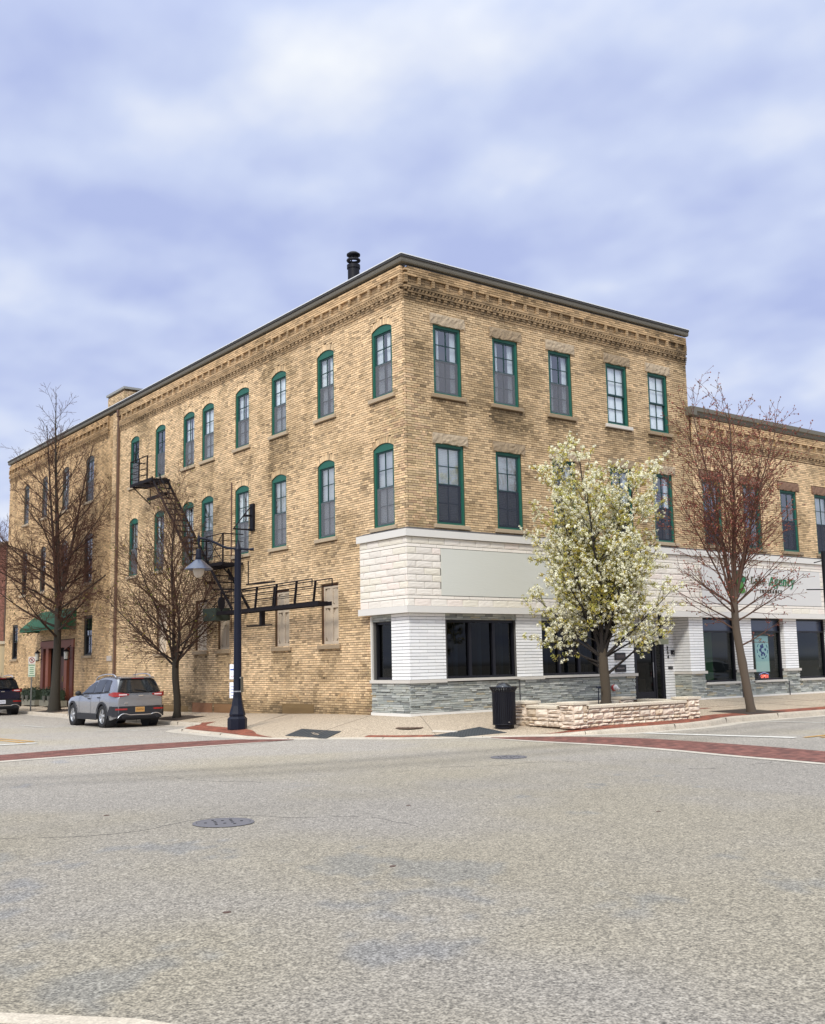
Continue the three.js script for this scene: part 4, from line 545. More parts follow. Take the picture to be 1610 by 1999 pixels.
// rear wing along the side street
const rear = thing('rear_brick_building', 'rear cream brick wing with dark windows and brick chimney behind the tallest bare tree', 'building');
{ const W3 = [[23.8, 24.82], [27.08, 27.98], [30.2, 31.0], [33.1, 33.9]], REARL = -36.5; const holes = []; for (const [a, b] of W3) { holes.push({ u0: -b, u1: -a, h0: 9.1, h1: 11.1 + RISE, rise: RISE }, { u0: -b, u1: -a, h0: 5.35, h1: 7.5 + RISE, rise: RISE }); }
  holes.push({ u0: -24.6, u1: -23.6, h0: 2.05, h1: 3.85 }, { u0: -30.45, u1: -25.75, h0: -.35, h1: 2.85 }, { u0: -35.2, u1: -34.3, h0: 2.05, h1: 3.85 });
  const core = part(rear, 'wall', onFace(FL, wallCore(REARL, LEND - .01, -.6, 12.68, holes)), mMortar), bl = [], r = rng(66), tone = brickTone(21, .93, (U, h) => .08 + sstep(11.2, 12, h) * .12 + .22 * sstep(.9, .1, h)); const tone2 = (u, h, rr) => { const t = tone(u, h, rr); return [t[0] * 1.0, t[1] * .95, t[2] * .88]; };
  layBrick(bl, FL, REARL, LEND - .6, -.35, 11.72, .01, [...holes.map(ringOut), ...sillHole(W3, 9.1, .115, 'L'), ...sillHole(W3, 5.35, .115, 'L')], tone2, r); for (const q of holes) if (q.rise) voussoirs(bl, FL, q, tone2, r); cornice(bl, FL, REARL, LEND - .6, 11.71, tone2, r); layBrick(bl, FL, LEND - .6, LEND - .02, -.35, 12.66, .02, [], tone2, r);
  addPieces(core, 'brick', bl, 200, G_BRICK, BRICK, 'b');
  W3.forEach(([a, b], i) => { const u = -(a + b) / 2, w = b - a; addSill(rear, FL, u, 9.1, w + .24); addSill(rear, FL, u, 5.35, w + .24); makeWindow(rear, FL, u, 9.1, w, 2.0, { rise: RISE, frame: mOldFrame, sash: M([.03, .05, .05], .5), dress: i % 2 ? 'curtain' : 'none', screen: true }); makeWindow(rear, FL, u, 5.35, w, 2.15, { rise: RISE, frame: mOldFrame, sash: mBlack, dress: i % 2 ? 'none' : 'halfblind', screen: false }); });
  for (const s of [24.1, 34.75]) { addSill(rear, FL, -s, 2.05, 1.25, mStoneDark); makeWindow(rear, FL, -s, 2.05, .95, 1.8, { frame: M([.03, .03, .025], .6), sash: mBlack, screen: false }); }
  part(rear, 'gutter', sweep(gutP, [[0, REARL], [0, LEND - .02]]), mGutter); part(rear, 'drip_edge', sweep(edgeP, [[0, REARL], [0, LEND - .02]]), mDrip); part(rear, 'roof_edge', sweep([[-.5, 12.957], [.215, 12.957], [.215, 12.982], [.1, 13.01], [-.5, 13.01]], [[0, REARL], [0, LEND - .02]]), mRoofW);
  part(rear, 'end_wall', bx(10, 13.2, .3, 5.3, 6.08, REARL + .15), mMortar); part(rear, 'roof', bx(10, .2, 14.8, 5.4, 12.5, -29), mTar); part(rear, 'interior', bx(8, 12, 13.6, 5.5, 6.2, -29), mRoom); part(rear, 'floor_slab', mg([bx(2, .15, 14, 1.3, 8.5, -29), bx(2, .15, 14, 1.3, 4.6, -29)]), mRoom);
  part(rear, 'downspout', mg([bx(.1, 12.6, .09, -.07, 6.4, -20.78), bx(.16, .3, .14, -.08, 12.55, -20.78)]), M([.13, .075, .05], .6));
  // chimney of brick on the roof
  const ch = part(rear, 'chimney', bx(1.0, 2.0, 2.0, 1.4, 13.2, -23.6), mMortar), cb = [], r2 = rng(12), F1 = new THREE.Matrix4().setPosition(0, 0, -22.6), F2 = FL.clone().setPosition(.9, 0, 0), ct = brickTone(6, .8); layBrick(cb, F1, .9, 1.9, 12.6, 14.12, .01, [], ct, r2); layBrick(cb, F2, -24.6, -22.6, 12.6, 14.12, .01, [], ct, r2); addPieces(ch, 'brick', cb, 300, G_BRICK, BRICK, 'b'); part(ch, 'cap', bx(1.16, .1, 2.16, 1.4, 14.25, -23.6), M([.26, .26, .25], .8));
  // timber entrance
  const tim = M([.19, .055, .028], .6), tim2 = M([.11, .03, .018], .65); const e = new THREE.Group(); e.name = 'entrance'; rear.add(e); e.position.set(-28.1, -.22, 0); e.applyMatrix4(FL);
  part(e, 'back_panel', bx(4.66, 3.0, .06, 0, 1.5, -.5), mBlack); for (const x of [-2.1, -1.35, 1.25, 2.05]) part(e, 'pilaster', bx(.38, 3.0, .14, x, 1.5, -.02), Math.abs(x) > 1.9 ? tim2 : tim); part(e, 'beam', bx(4.68, .35, .16, 0, 2.88, -.01), tim); for (const x of [-1.72, 1.65]) part(e, 'panel', bx(.4, 2.7, .05, x, 1.35, -.15), tim2); const dr = part(e, 'door', bx(1.0, 2.2, .06, -.45, 1.2, -.35), M([.05, .018, .012], .5)); part(dr, 'handle', bar([-.05, 1.1, -.29], [-.05, 1.35, -.29], .02), M([.4, .3, .12], .4, { metalness: 1 })); part(e, 'window', bx(1.0, 2.2, .04, .65, 1.2, -.36), mBlack);
  part(rear, 'meter_box', onFace(FL, bx(.5, .22, .12, -20.05, 1.88, .08).translate(-1.2, 0, 0)), M([.42, .37, .33], .7));
}
// neighbour further down the side street
{ const t = thing('red_brick_building', 'low red brick building at the far left edge beyond the rear wing', 'building'); const r = rng(9), F = FL, bl = []; const core = part(t, 'wall', bx(8, 9.0, 26, 4.02, 3.9, -49.8), M([.12, .08, .06], .95)); layBrick(bl, F, -44, -36.9, .3, 8.3, .012, [{ u0: -43.5, u1: -40, h0: -1, h1: 2.9 }], (u, h, rr) => { const k = .7 + .5 * rr(); return [.36 * k, .2 * k, .22 * k]; }, r); addPieces(core, 'brick', bl, 200, G_BRICK, BRICK, 'rb'); part(t, 'coping', bx(.5, .15, 26.1, .1, 8.47, -49.8), mStoneDark); part(t, 'pilaster', bx(.35, 3.2, .6, -.12, 1.3, -37.0), M([.62, .52, .34], .8)); part(t, 'pilaster_cap', bx(.5, .16, .75, -.12, 2.98, -37.0), M([.62, .56, .45], .8)); part(t, 'shop_pane', bx(.06, 2.4, 3.4, -.02, 1.0, -41.2), M([.05, .07, .07], .1)); 
  const a = thing('green_awning', 'small bright green awning at the far left edge beyond the rear wing', 'awning'); part(a, 'canopy', sweep([[.0, 3.5], [1.0, 2.95], [1.0, 2.75], [.98, 2.75], [.98, 2.93], [0, 3.46]], [[-.05, -43], [-.05, -37.5]]), M([.03, .35, .16], .7)); part(a, 'bracket', bar([-.3, 3.2, -37.6], [-1.0, 2.95, -37.6], .02), mBlack); }
// ---------------------------------------------------------------- fire escape on the side wall
const mIron = M([0.009, 0.007, 0.009], .65, { specularIntensity: .4 });
const L3 = (s, h, n) => [-n, h, -s]; // side-wall coordinates to world
{
  const t = thing('fire_escape', 'black iron fire escape with stairs and drop ladder on the side wall', 'fire escape');
  const grate = (s0, s1, n0, n1, h, step = .075) => { const g = []; for (let n = n0; n <= n1 + .001; n += step) g.push(flatBar(L3(s0, h, n), L3(s1, h, n), .022, .03)); for (const s of [s0, (s0 + s1) / 2, s1]) g.push(flatBar(L3(s, h - .04, n0), L3(s, h - .04, n1), .05, .06)); g.push(flatBar(L3(s0, h - .02, n1), L3(s1, h - .02, n1), .04, .12), flatBar(L3(s0, h - .02, n0), L3(s1, h - .02, n0), .04, .1)); return mg(g); };
  const rail = (pts, h, n = 4) => { const g = []; for (let i = 0; i < pts.length - 1; i++) for (let k = 1; k <= n; k++) g.push(bar(L3(pts[i][0], pts[i][1] + h * k / n, pts[i][2]), L3(pts[i + 1][0], pts[i + 1][1] + h * k / n, pts[i + 1][2]), k === n ? .02 : .013)); return mg(g); };
  const posts = (pts, h, f) => { for (const p of pts) part(t, 'post', flatBar(L3(p[0], p[1], p[2]), L3(p[0] + (f || 0), p[1] + h, p[2]), .045, .045), mIron); };
  // top platform under the third floor windows
  part(t, 'platform', grate(15.4, 17.6, .1, .8, 8.78), mIron); part(t, 'railing', rail([[17.6, 8.78, .08], [17.6, 8.78, .8], [15.95, 8.78, .8]], .98), mIron); posts([[17.6, 8.7, .8], [16.75, 8.7, .8], [15.95, 8.7, .8]], 1.06);
  for (const s of [17.4, 15.6]) part(t, 'bracket', mg([bar(L3(s, 8.7, .78), L3(s, 8.05, .03), .022), bar(L3(s, 8.7, .02), L3(s, 8.05, .03), .02)]), mIron); part(t, 'beam', flatBar(L3(16.6, 8.12, .45), L3(14.9, 8.12, .45), .12, .12), mIron);
  // flight down to the second platform
  function flight(s0, h0, s1, h1, n0, n1, name) { const n = Math.round((h0 - h1) / .235); for (const nn of [n0, n1]) part(t, 'stringer', flatBar(L3(s0, h0, nn), L3(s1, h1, nn), .025, .11), mIron); for (let k = 1; k < n; k++) { const f = k / n; part(t, 'tread', bx(n1 - n0 - .02, .028, .19, -(n0 + n1) / 2, mix(h0, h1, f), -mix(s0, s1, f)), mIron); } }
  flight(15.6, 8.85, 11.75, 5.0, .14, .76); part(t, 'handrail', mg([rail([[14.9, 8.1, .78], [11.9, 5.1, .78]], .8, 2), bar(L3(14.9, 8.1, .78), L3(14.75, 8.85, .78), .02), bar(L3(13.4, 6.6, .78), L3(13.25, 7.4, .78), .02)]), mIron);
  part(t, 'platform', grate(9.35, 11.8, .1, .85, 4.94), mIron); part(t, 'railing', rail([[11.8, 4.94, .08], [11.8, 4.94, .85]], 1.0), mIron); part(t, 'railing', rail([[10.6, 4.94, .85], [9.35, 4.94, .85], [9.35, 4.94, .08]], 1.0), mIron); posts([[11.8, 4.9, .85], [10.6, 4.9, .85], [9.35, 4.9, .85]], 1.05);
  part(t, 'cross_brace', mg([bar(L3(10.6, 5.95, .85), L3(9.35, 4.95, .85), .014), bar(L3(10.6, 4.95, .85), L3(9.35, 5.95, .85), .014)]), mIron); for (const s of [11.5, 9.6]) part(t, 'bracket', mg([bar(L3(s, 4.88, .8), L3(s, 4.1, .03), .024), flatBar(L3(s, 4.42, .05), L3(s, 4.42, .5), .06, .1)]), mIron);
  // short flight to the counterbalanced stair, which rests level
  flight(10.35, 4.8, 8.75, 3.3, .14, .80);
  { const h = 3.22, s0 = 10.7, s1 = 3.2; for (const n of [.45, .9]) part(t, 'stringer', flatBar(L3(s0, h, n), L3(s1, h - .02, n), .035, .12), mIron); for (let s = 3.4; s < 10.5; s += .235) part(t, 'tread', bx(.43, .11, .02, -.675, h + .0, -s, 0, .0, 0), mIron);
    part(t, 'counterweight', bx(.56, .42, .95, -.675, h - .02, -10.15), M([.02, .03, .022], .7));
    for (const [n, e, ps] of [[.9, 3.55, [6.95, 5.7, 4.5]], [.45, 3.15, [6.6, 4.15]]]) { part(t, 'handrail', mg([bar(L3(9.3, h + .68, n), L3(e, h + .72, n), .018), bar(L3(8.4, h + .50, n), L3(e, h + .5, n), .013), bar(L3(8.4, h + .30, n), L3(4.2, h + .30, n), .012), bar(L3(e, h + .72, n), L3(e, h + .5, n), .018)]), mIron); for (const s of ps) part(t, 'post', flatBar(L3(s + .06, h, n), L3(s - .08, h + .72, n), .06, .05), mIron); }
    part(t, 'handrail', mg([bar(L3(9.3, h + .68, .9), L3(10.6, h + .45, .9), .016), bar(L3(9.4, h, .9), L3(10.5, h + .5, .9), .012), bar(L3(10.5, h, .9), L3(9.4, h + .5, .9), .012)]), mIron); part(t, 'post', flatBar(L3(9.35, h, .9), L3(9.35, h + .72, .9), .05, .05), mIron); part(t, 'post', flatBar(L3(8.1, h, .9), L3(8.1, h + .95, .9), .05, .05), mIron);
    part(t, 'pivot_hanger', mg([flatBar(L3(6.9, 2.72, .7), L3(6.9, 3.2, .7), .14, .14), flatBar(L3(6.3, 2.70, .7), L3(7.9, 2.72, .7), .06, .04), flatBar(L3(6.45, 4.08, .5), L3(8.3, 4.12, .5), .06, .05), bar(L3(8.2, 4.1, .5), L3(8.2, 4.9, .5), .02)]), mIron); }
}
{ // oval hanging sign and empty projecting sign frame
  const t = thing('hanging_sign', 'small black oval sign hanging from a bar by the fire escape landing', 'sign'); const g = new THREE.CylinderGeometry(.5, .5, .04, 28).rotateX(Math.PI / 2).scale(.27, .44, 1); g.rotateY(.15); g.translate(-1.1, 3.52, -8.95); part(t, 'board', g, mBlack); part(t, 'arm', bar([-.02, 3.98, -8.95], [-1.45, 3.98, -8.95], .018), mIron); part(t, 'hook', bar([-1.1, 3.98, -8.95], [-1.1, 3.7, -8.95], .01), mIron);
  const b = thing('sign_bracket', 'empty black steel sign frame projecting from the side wall at second floor height', 'sign bracket'); part(b, 'wall_plate', bx(.09, .93, .25, -.06, 6.46, -8.74), mBlack); part(b, 'arm', flatBar(L3(8.74, 6.03, .05), L3(8.74, 6.03, .78), .04, .05), mBlack); part(b, 'arm', flatBar(L3(8.74, 6.52, .05), L3(8.74, 6.5, .40), .05, .07), mBlack); part(b, 'stay', bar(L3(8.74, 6.03, .78), L3(8.74, 6.88, .08), .02), mBlack); }
single('conduit', mg([bar(L3(10.3, 5.0, .03), L3(10.3, 7.9, .03), .03), bar(L3(10.3, 5.0, .03), L3(10.3, 2.6, .03), .02)]), M([.10, .05, .035], .7), 'thin brown conduit running up the side wall left of a second floor window', 'conduit');
// ---------------------------------------------------------------- street lamp by the corner
const mNavy = M([0.007, 0.009, 0.020], .5, { clearcoat: .08, clearcoatRoughness: .3, specularIntensity: .35 });
function lampBase(t, mat) {
  const oct = (pts) => { const g = new THREE.LatheGeometry(pts.map(p => new THREE.Vector2(...p)), 8); const n = g.toNonIndexed(); n.computeVertexNormals(); n.rotateY(Math.PI / 8); return n; };
  part(t, 'base', oct([[.262, 0], [.262, .28], [.20, .345], [.215, .37], [.215, .41], [.20, .46], [.155, .62], [.122, .82], [.118, .9], [.0, .9]]), mat);
  part(t, 'pole', new THREE.CylinderGeometry(.088, .112, 3.95, 20).translate(0, 2.85, 0), mat);
}
{
  const X = -3.83, Z = -2.65, h = paveH(X, Z) + .006; const t = thing('street_lamp', 'dark navy street lamp with curved arm and cone shade at the corner', 'street lamp', null, [X, h, Z]); lampBase(t, mNavy);
  // arm swings left in the picture, along the pavement edge
  const dir = new THREE.Vector3(-.80, 0, -.60).normalize(), P = (r, y) => dir.clone().multiplyScalar(r).setY(y);
  part(t, 'cap', new THREE.LatheGeometry([[.09, 4.8], [.11, 4.83], [.07, 4.9], [.05, 4.98], [.02, 5.06], [0, 5.22]].map(p => new THREE.Vector2(...p)), 16), mNavy);
  part(t, 'arm', new THREE.TubeGeometry(new THREE.CatmullRomCurve3([P(-.28, 4.83), P(0, 4.86), P(.3, 4.88), P(.6, 5.02), P(.85, 5.13), P(1.07, 5.17)]), 30, .034, 8), mNavy); part(t, 'arm_tip', new THREE.ConeGeometry(.05, .26, 10).rotateZ(Math.PI / 2).rotateY(Math.atan2(dir.z, -dir.x) ).translate(...P(-.3, 4.83).toArray()), mNavy);
  const e = P(1.07, 0); const L = (pts, mat, name, seg = 28) => part(t, name, new THREE.LatheGeometry(pts.map(p => new THREE.Vector2(...p)), seg).translate(e.x, 0, e.z), mat);
  L([[0, 5.42], [.018, 5.25], [.03, 5.2], [.045, 5.14], [.03, 5.05], [.018, 4.9], [0, 4.9]], mNavy, 'finial', 12);
  L([[0, 4.88], [.05, 4.87], [.075, 4.82], [.08, 4.66], [.092, 4.65], [.092, 4.58], [.07, 4.575]], mNavy, 'socket'); L([[.07, 4.585], [.1, 4.565], [.385, 4.315], [.39, 4.30], [.375, 4.30], [.07, 4.55]], M([.055, .07, .12], .3, { metalness: .4, clearcoat: .6, clearcoatRoughness: .2 }), 'shade', 40);
  L([[.15, 4.35], [.155, 4.29], [.145, 4.22], [.11, 4.13], [.06, 4.085], [0, 4.08]], M([.75, .68, .58], .35, { transmission: .35, thickness: 0 }), 'globe');
  part(t, 'collar', new THREE.CylinderGeometry(.1, .1, .03, 20).translate(0, 1.36, 0), M([.35, .35, .37], .4, { metalness: .7 })); part(t, 'collar', new THREE.CylinderGeometry(.112, .112, .03, 20).translate(0, 1.0, 0), M([.35, .35, .37], .4, { metalness: .7 }));
  // plates fixed to the pole
  const face = Math.atan2(CAM.x - X, CAM.z - Z) - .55;
  const signs = [[1.72, .4, 'upper small white street sign with a blue stripe on the navy lamp pole', c => { c.fillStyle = '#f4f5fb'; c.fillRect(0, 0, 128, 256); c.fillStyle = '#2c4fa0'; c.fillRect(12, 76, 104, 26); c.fillStyle = '#38507c'; c.fillRect(50, 26, 30, 8); c.strokeStyle = '#c8504a'; c.lineWidth = 9; c.beginPath(); c.moveTo(30, 200); c.lineTo(58, 226); c.lineTo(98, 192); c.stroke(); c.strokeStyle = '#7a86a8'; c.lineWidth = 5; c.beginPath(); c.arc(66, 180, 34, .3, 4.2); c.stroke(); c.fillStyle = '#555'; c.fillRect(30, 130, 10, 30); }],
    [1.24, .42, 'lower small white street sign with four blue lines on the navy lamp pole', c => { c.fillStyle = '#eef0fb'; c.fillRect(0, 0, 128, 256); c.fillStyle = '#5161a8'; for (const [y, w] of [[70, 84], [118, 50], [166, 60], [212, 64]]) for (let x = 64 - w / 2; x < 64 + w / 2; x += 11) c.fillRect(x, y - 7, 8, 14); }]];
  for (const [y, hh, label, draw] of signs) { const s = thing('street_sign', label, 'sign', null, [X, h + y, Z], face); const tx = canvasTex(128, 256, draw); part(s, 'plate', new RoundedBoxGeometry(.17, hh, .012, 2, .005).translate(-.12, -hh / 2, .06), M([.72, .73, .76], .5)); part(s, 'print', new THREE.PlaneGeometry(.165, hh - .01).translate(-.12, -hh / 2, .0675), new THREE.MeshStandardMaterial({ map: tx, roughness: .5 })); }
  const s = thing('street_sign', 'dark back of a street sign strapped to the right side of the lamp pole', 'sign', null, [X, h, Z], face + 1.9); part(s, 'plate', bx(.3, .42, .01, .02, 1.18, .12), M([.11, .12, .11], .5, { metalness: .4 })); part(s, 'strap', bx(.2, .03, .03, .0, 1.36, .1), M([.5, .5, .5], .4, { metalness: .8 })); part(s, 'strap', bx(.2, .03, .03, .0, 1.0, .1), M([.5, .5, .5], .4, { metalness: .8 }));
}
{ const X = 13.07, Z = 4.5; const t = thing('street_lamp', 'black street lamp pole with a banner arm at the right edge of the picture', 'street lamp', null, [X, -.17, Z]); lampBase(t, mBlack); part(t, 'banner_arm', bar([0, 3.62, 0], [-.85, 3.6, -.15], .018), mBlack); part(t, 'banner_arm', bar([0, 4.55, 0], [-.45, 4.45, -.08], .018), mBlack); }
// ---------------------------------------------------------------- litter bin
{
  const X = .38, Z = 3.32, t = thing('litter_bin', 'black slatted litter bin with domed lid standing beside the stone planter', 'litter bin', null, [X, paveH(X, Z) + .004, Z]); const m = M([.006, .006, .010], .5, { specularIntensity: .5 });
  part(t, 'foot', new THREE.CylinderGeometry(.235, .235, .09, 28).translate(0, .045, 0), m); part(t, 'liner', new THREE.CylinderGeometry(.255, .255, .82, 28).translate(0, .50, 0), M([.008, .008, .012], .7));
  const sl = bx(.038, .80, .012, 0, .5, .283), n = 36; for (let k = 0; k < n; k++) { const s = part(t, 'slat', sl, m); s.rotation.y = k / n * Math.PI * 2; }
  for (const y of [.1, .9]) part(t, 'band', new THREE.TorusGeometry(.282, .014, 8, 36).rotateX(Math.PI / 2).translate(0, y, 0), m);
  const fl = flatBar([0, .89, .285], [0, 1.0, .345], .03, .01); for (let k = 0; k < n; k++) { const s = part(t, 'rim_slat', fl, m); s.rotation.y = (k + .5) / n * Math.PI * 2; } part(t, 'rim', new THREE.TorusGeometry(.347, .012, 8, 40).rotateX(Math.PI / 2).translate(0, 1.0, 0), m);
  part(t, 'lid', new THREE.LatheGeometry([[0, 1.125], [.05, 1.12], [.12, 1.095], [.19, 1.03], [.21, .99], [.18, .985]].map(p => new THREE.Vector2(...p)), 28), M([.016, .02, .032], .3, { metalness: .3, clearcoat: .5 })); part(t, 'lid_post', mg([0, 1, 2, 3].map(k => bar([.2 * Math.cos(k * 1.57), .9, .2 * Math.sin(k * 1.57)], [.19 * Math.cos(k * 1.57), 1.0, .19 * Math.sin(k * 1.57)], .012))), m);
  for (const y of [.42, .6]) part(t, 'hinge', bx(.04, .09, .05, -.28, y, .02), m); part(t, 'plaque', bx(.05, .02, .005, -.1, .16, .285), M([.4, .4, .4], .4, { metalness: .8 }));
}
// ---------------------------------------------------------------- stone planter under the blossoming tree
{
  const t = thing('stone_planter', 'low planter of rough pale limestone blocks with flat capstones in front of the shop', 'planter'); const r = rng(515), STONE = [.68, .58, .48], mCap = M([.66, .58, .46], .85, { bumpMap: tRough, bumpScale: .012 });
  const x0 = 1.05, x1 = 5.75, zb = 2.95, zf = 5.0, top = .30, stones = [];
  const mCore = M([.09, .055, .035], .95);
  const F = { f: new THREE.Matrix4().makeTranslation(0, 0, zf), l: new THREE.Matrix4().makeBasis(new THREE.Vector3(0, 0, 1), new THREE.Vector3(0, 1, 0), new THREE.Vector3(-1, 0, 0)).setPosition(x0, 0, 0), r: new THREE.Matrix4().makeBasis(new THREE.Vector3(0, 0, -1), new THREE.Vector3(0, 1, 0), new THREE.Vector3(1, 0, 0)).setPosition(x1, 0, 0), b: new THREE.Matrix4().makeTranslation(0, 0, zb + .12) };
  function stoneWall(Fm, u0, u1, h0, h1, n, d = .1) { // coursed random ashlar
    let h = h0; while (h < h1 - .03) { let ch = [.09, .135, .165][Math.floor(r() * 3)]; if (h + ch > h1 - .05) ch = h1 - h; let u = u0; while (u < u1 - .01) { let w = .16 + .3 * r(); if (u1 - u - w < .1) w = u1 - u; const tn = () => { const k = .82 + .32 * r(), q = r(); return q < .22 ? [k * .82, k * .77, k * .68] : [k, k * .985, k * .96]; }; if (ch > .12 && r() < .3) { for (const [a, b] of [[0, .45], [.45, 1]]) stones.push({ F: Fm, u: u + w / 2, h: h + ch * (a + b) / 2, n: n - d / 2 + r() * .02, w: w - .016, t: ch * (b - a) - .014, d, tone: tn() }); } else stones.push({ F: Fm, u: u + w / 2, h: h + ch / 2, n: n - d / 2 + r() * .025, w: w - .016, t: ch - .014, d, tone: tn() }); u += w; } h += ch; }
  }
  const wf = part(t, 'wall', mg([bx(x1 - x0 - .1, .66, .3, (x0 + x1) / 2, -.06, zf - .19), bx(.3, .66, zf - zb, x0 + .2, -.06, (zf + zb) / 2), bx(.3, .66, zf - zb, x1 - .2, -.06, (zf + zb) / 2), bx(x1 - x0, .66, .25, (x0 + x1) / 2, -.1, zb + .14)]), mCore);
  stoneWall(F.f, x0 + .32, x1 - .3, -.225, .225, .02); stoneWall(F.l, zb + .3, zf - .3, -.2, .225, .02);
  const pil = (x, z, capH) => { const Fa = new THREE.Matrix4().makeTranslation(x, 0, z + .23), Fb = new THREE.Matrix4().makeBasis(new THREE.Vector3(0, 0, 1), new THREE.Vector3(0, 1, 0), new THREE.Vector3(-1, 0, 0)).setPosition(x - .23, 0, z), Fc = new THREE.Matrix4().makeBasis(new THREE.Vector3(0, 0, -1), new THREE.Vector3(0, 1, 0), new THREE.Vector3(1, 0, 0)).setPosition(x + .23, 0, z); for (const G of [Fa, Fb, Fc]) stoneWall(G, -.23, .23, -.23, capH - .07, .03); part(t, 'wall', bx(.42, capH + .2, .42, x, (capH - .32) / 2, z), mCore); const c = part(t, 'capstone', boxUV(new RoundedBoxGeometry(.56, .07, .56, 2, .012), .5), mCap); c.position.set(x, capH - .035, z); };
  pil(x0 + .24, zf - .2, .40); pil(x1 - .2, zf - .2, .38); pil(x0 + .22, zb + .2, .40); pil(x1 - .9, zb + .2, .38);
  addPieces(wf, 'stone', stones, 300, G_STONE, STONE, 'st');
  const caps = (ax, a, b, fix, n) => { for (let k = 0; k < n; k++) { const p = mix(a, b, (k + .5) / n), w = (b - a) / n - .01; const g = boxUV(ax === 'x' ? new RoundedBoxGeometry(w, .075, .42, 2, .012) : new RoundedBoxGeometry(.42, .075, w, 2, .012), .5); const c = part(t, 'capstone', g, mCap); ax === 'x' ? c.position.set(p, .265, fix) : c.position.set(fix, .265, p); } };
  caps('x', x0 + .52, x1 - .48, zf - .16, 8); caps('z', zb + .46, zf - .5, x0 + .18, 3); caps('z', zb + .3, zf - .48, x1 - .18, 3); caps('x', x0 + .5, x1 - 1.2, zb + .18, 5);
  const soil = M([.055, .035, .022], 1, { bumpMap: tRough, bumpScale: .05 }); const sg = new THREE.PlaneGeometry(x1 - x0 - .5, zf - zb - .4, 30, 14); sg.rotateX(-Math.PI / 2); const p = sg.attributes.position; for (let i = 0; i < p.count; i++) p.setY(i, .06 * fbm(p.getX(i) * 2, 1, p.getZ(i) * 2, 3) + .05 * Math.exp(-(p.getX(i) ** 2 + p.getZ(i) ** 2))); sg.computeVertexNormals(); part(t, 'soil', sg.translate((x0 + x1) / 2, .2, (zf + zb) / 2), soil);
  const li = thing('path_light', 'thin navy path light standing in the planter soil left of the blossoming tree', 'garden light', null, [3.34, .2, 3.72]); part(li, 'stem', bar([0, 0, 0], [.02, .46, 0], .014), mNavy); part(li, 'head', new THREE.CylinderGeometry(.05, .085, .045, 14).translate(.03, .48, 0), mNavy);
}
// tree pits: dark soil squares
const mPit = M([.045, .03, .022], 1, { bumpMap: tRough, bumpScale: .03 });
function pit(x, z, w, d, label) { const g = new THREE.PlaneGeometry(w, d, 8, 8); g.rotateX(-Math.PI / 2); const p = g.attributes.position; for (let i = 0; i < p.count; i++) { const X = x + p.getX(i), Z = z + p.getZ(i); p.setXYZ(i, X, paveH(X, Z) + .009, Z); } g.computeVertexNormals(); structure('soil', g, mPit); }
pit(8.85, 4.3, 1.7, 1.4); pit(-1.44, -11.5, 1.1, 2.2); pit(-1.5, -23.7, 1.1, 2.4);
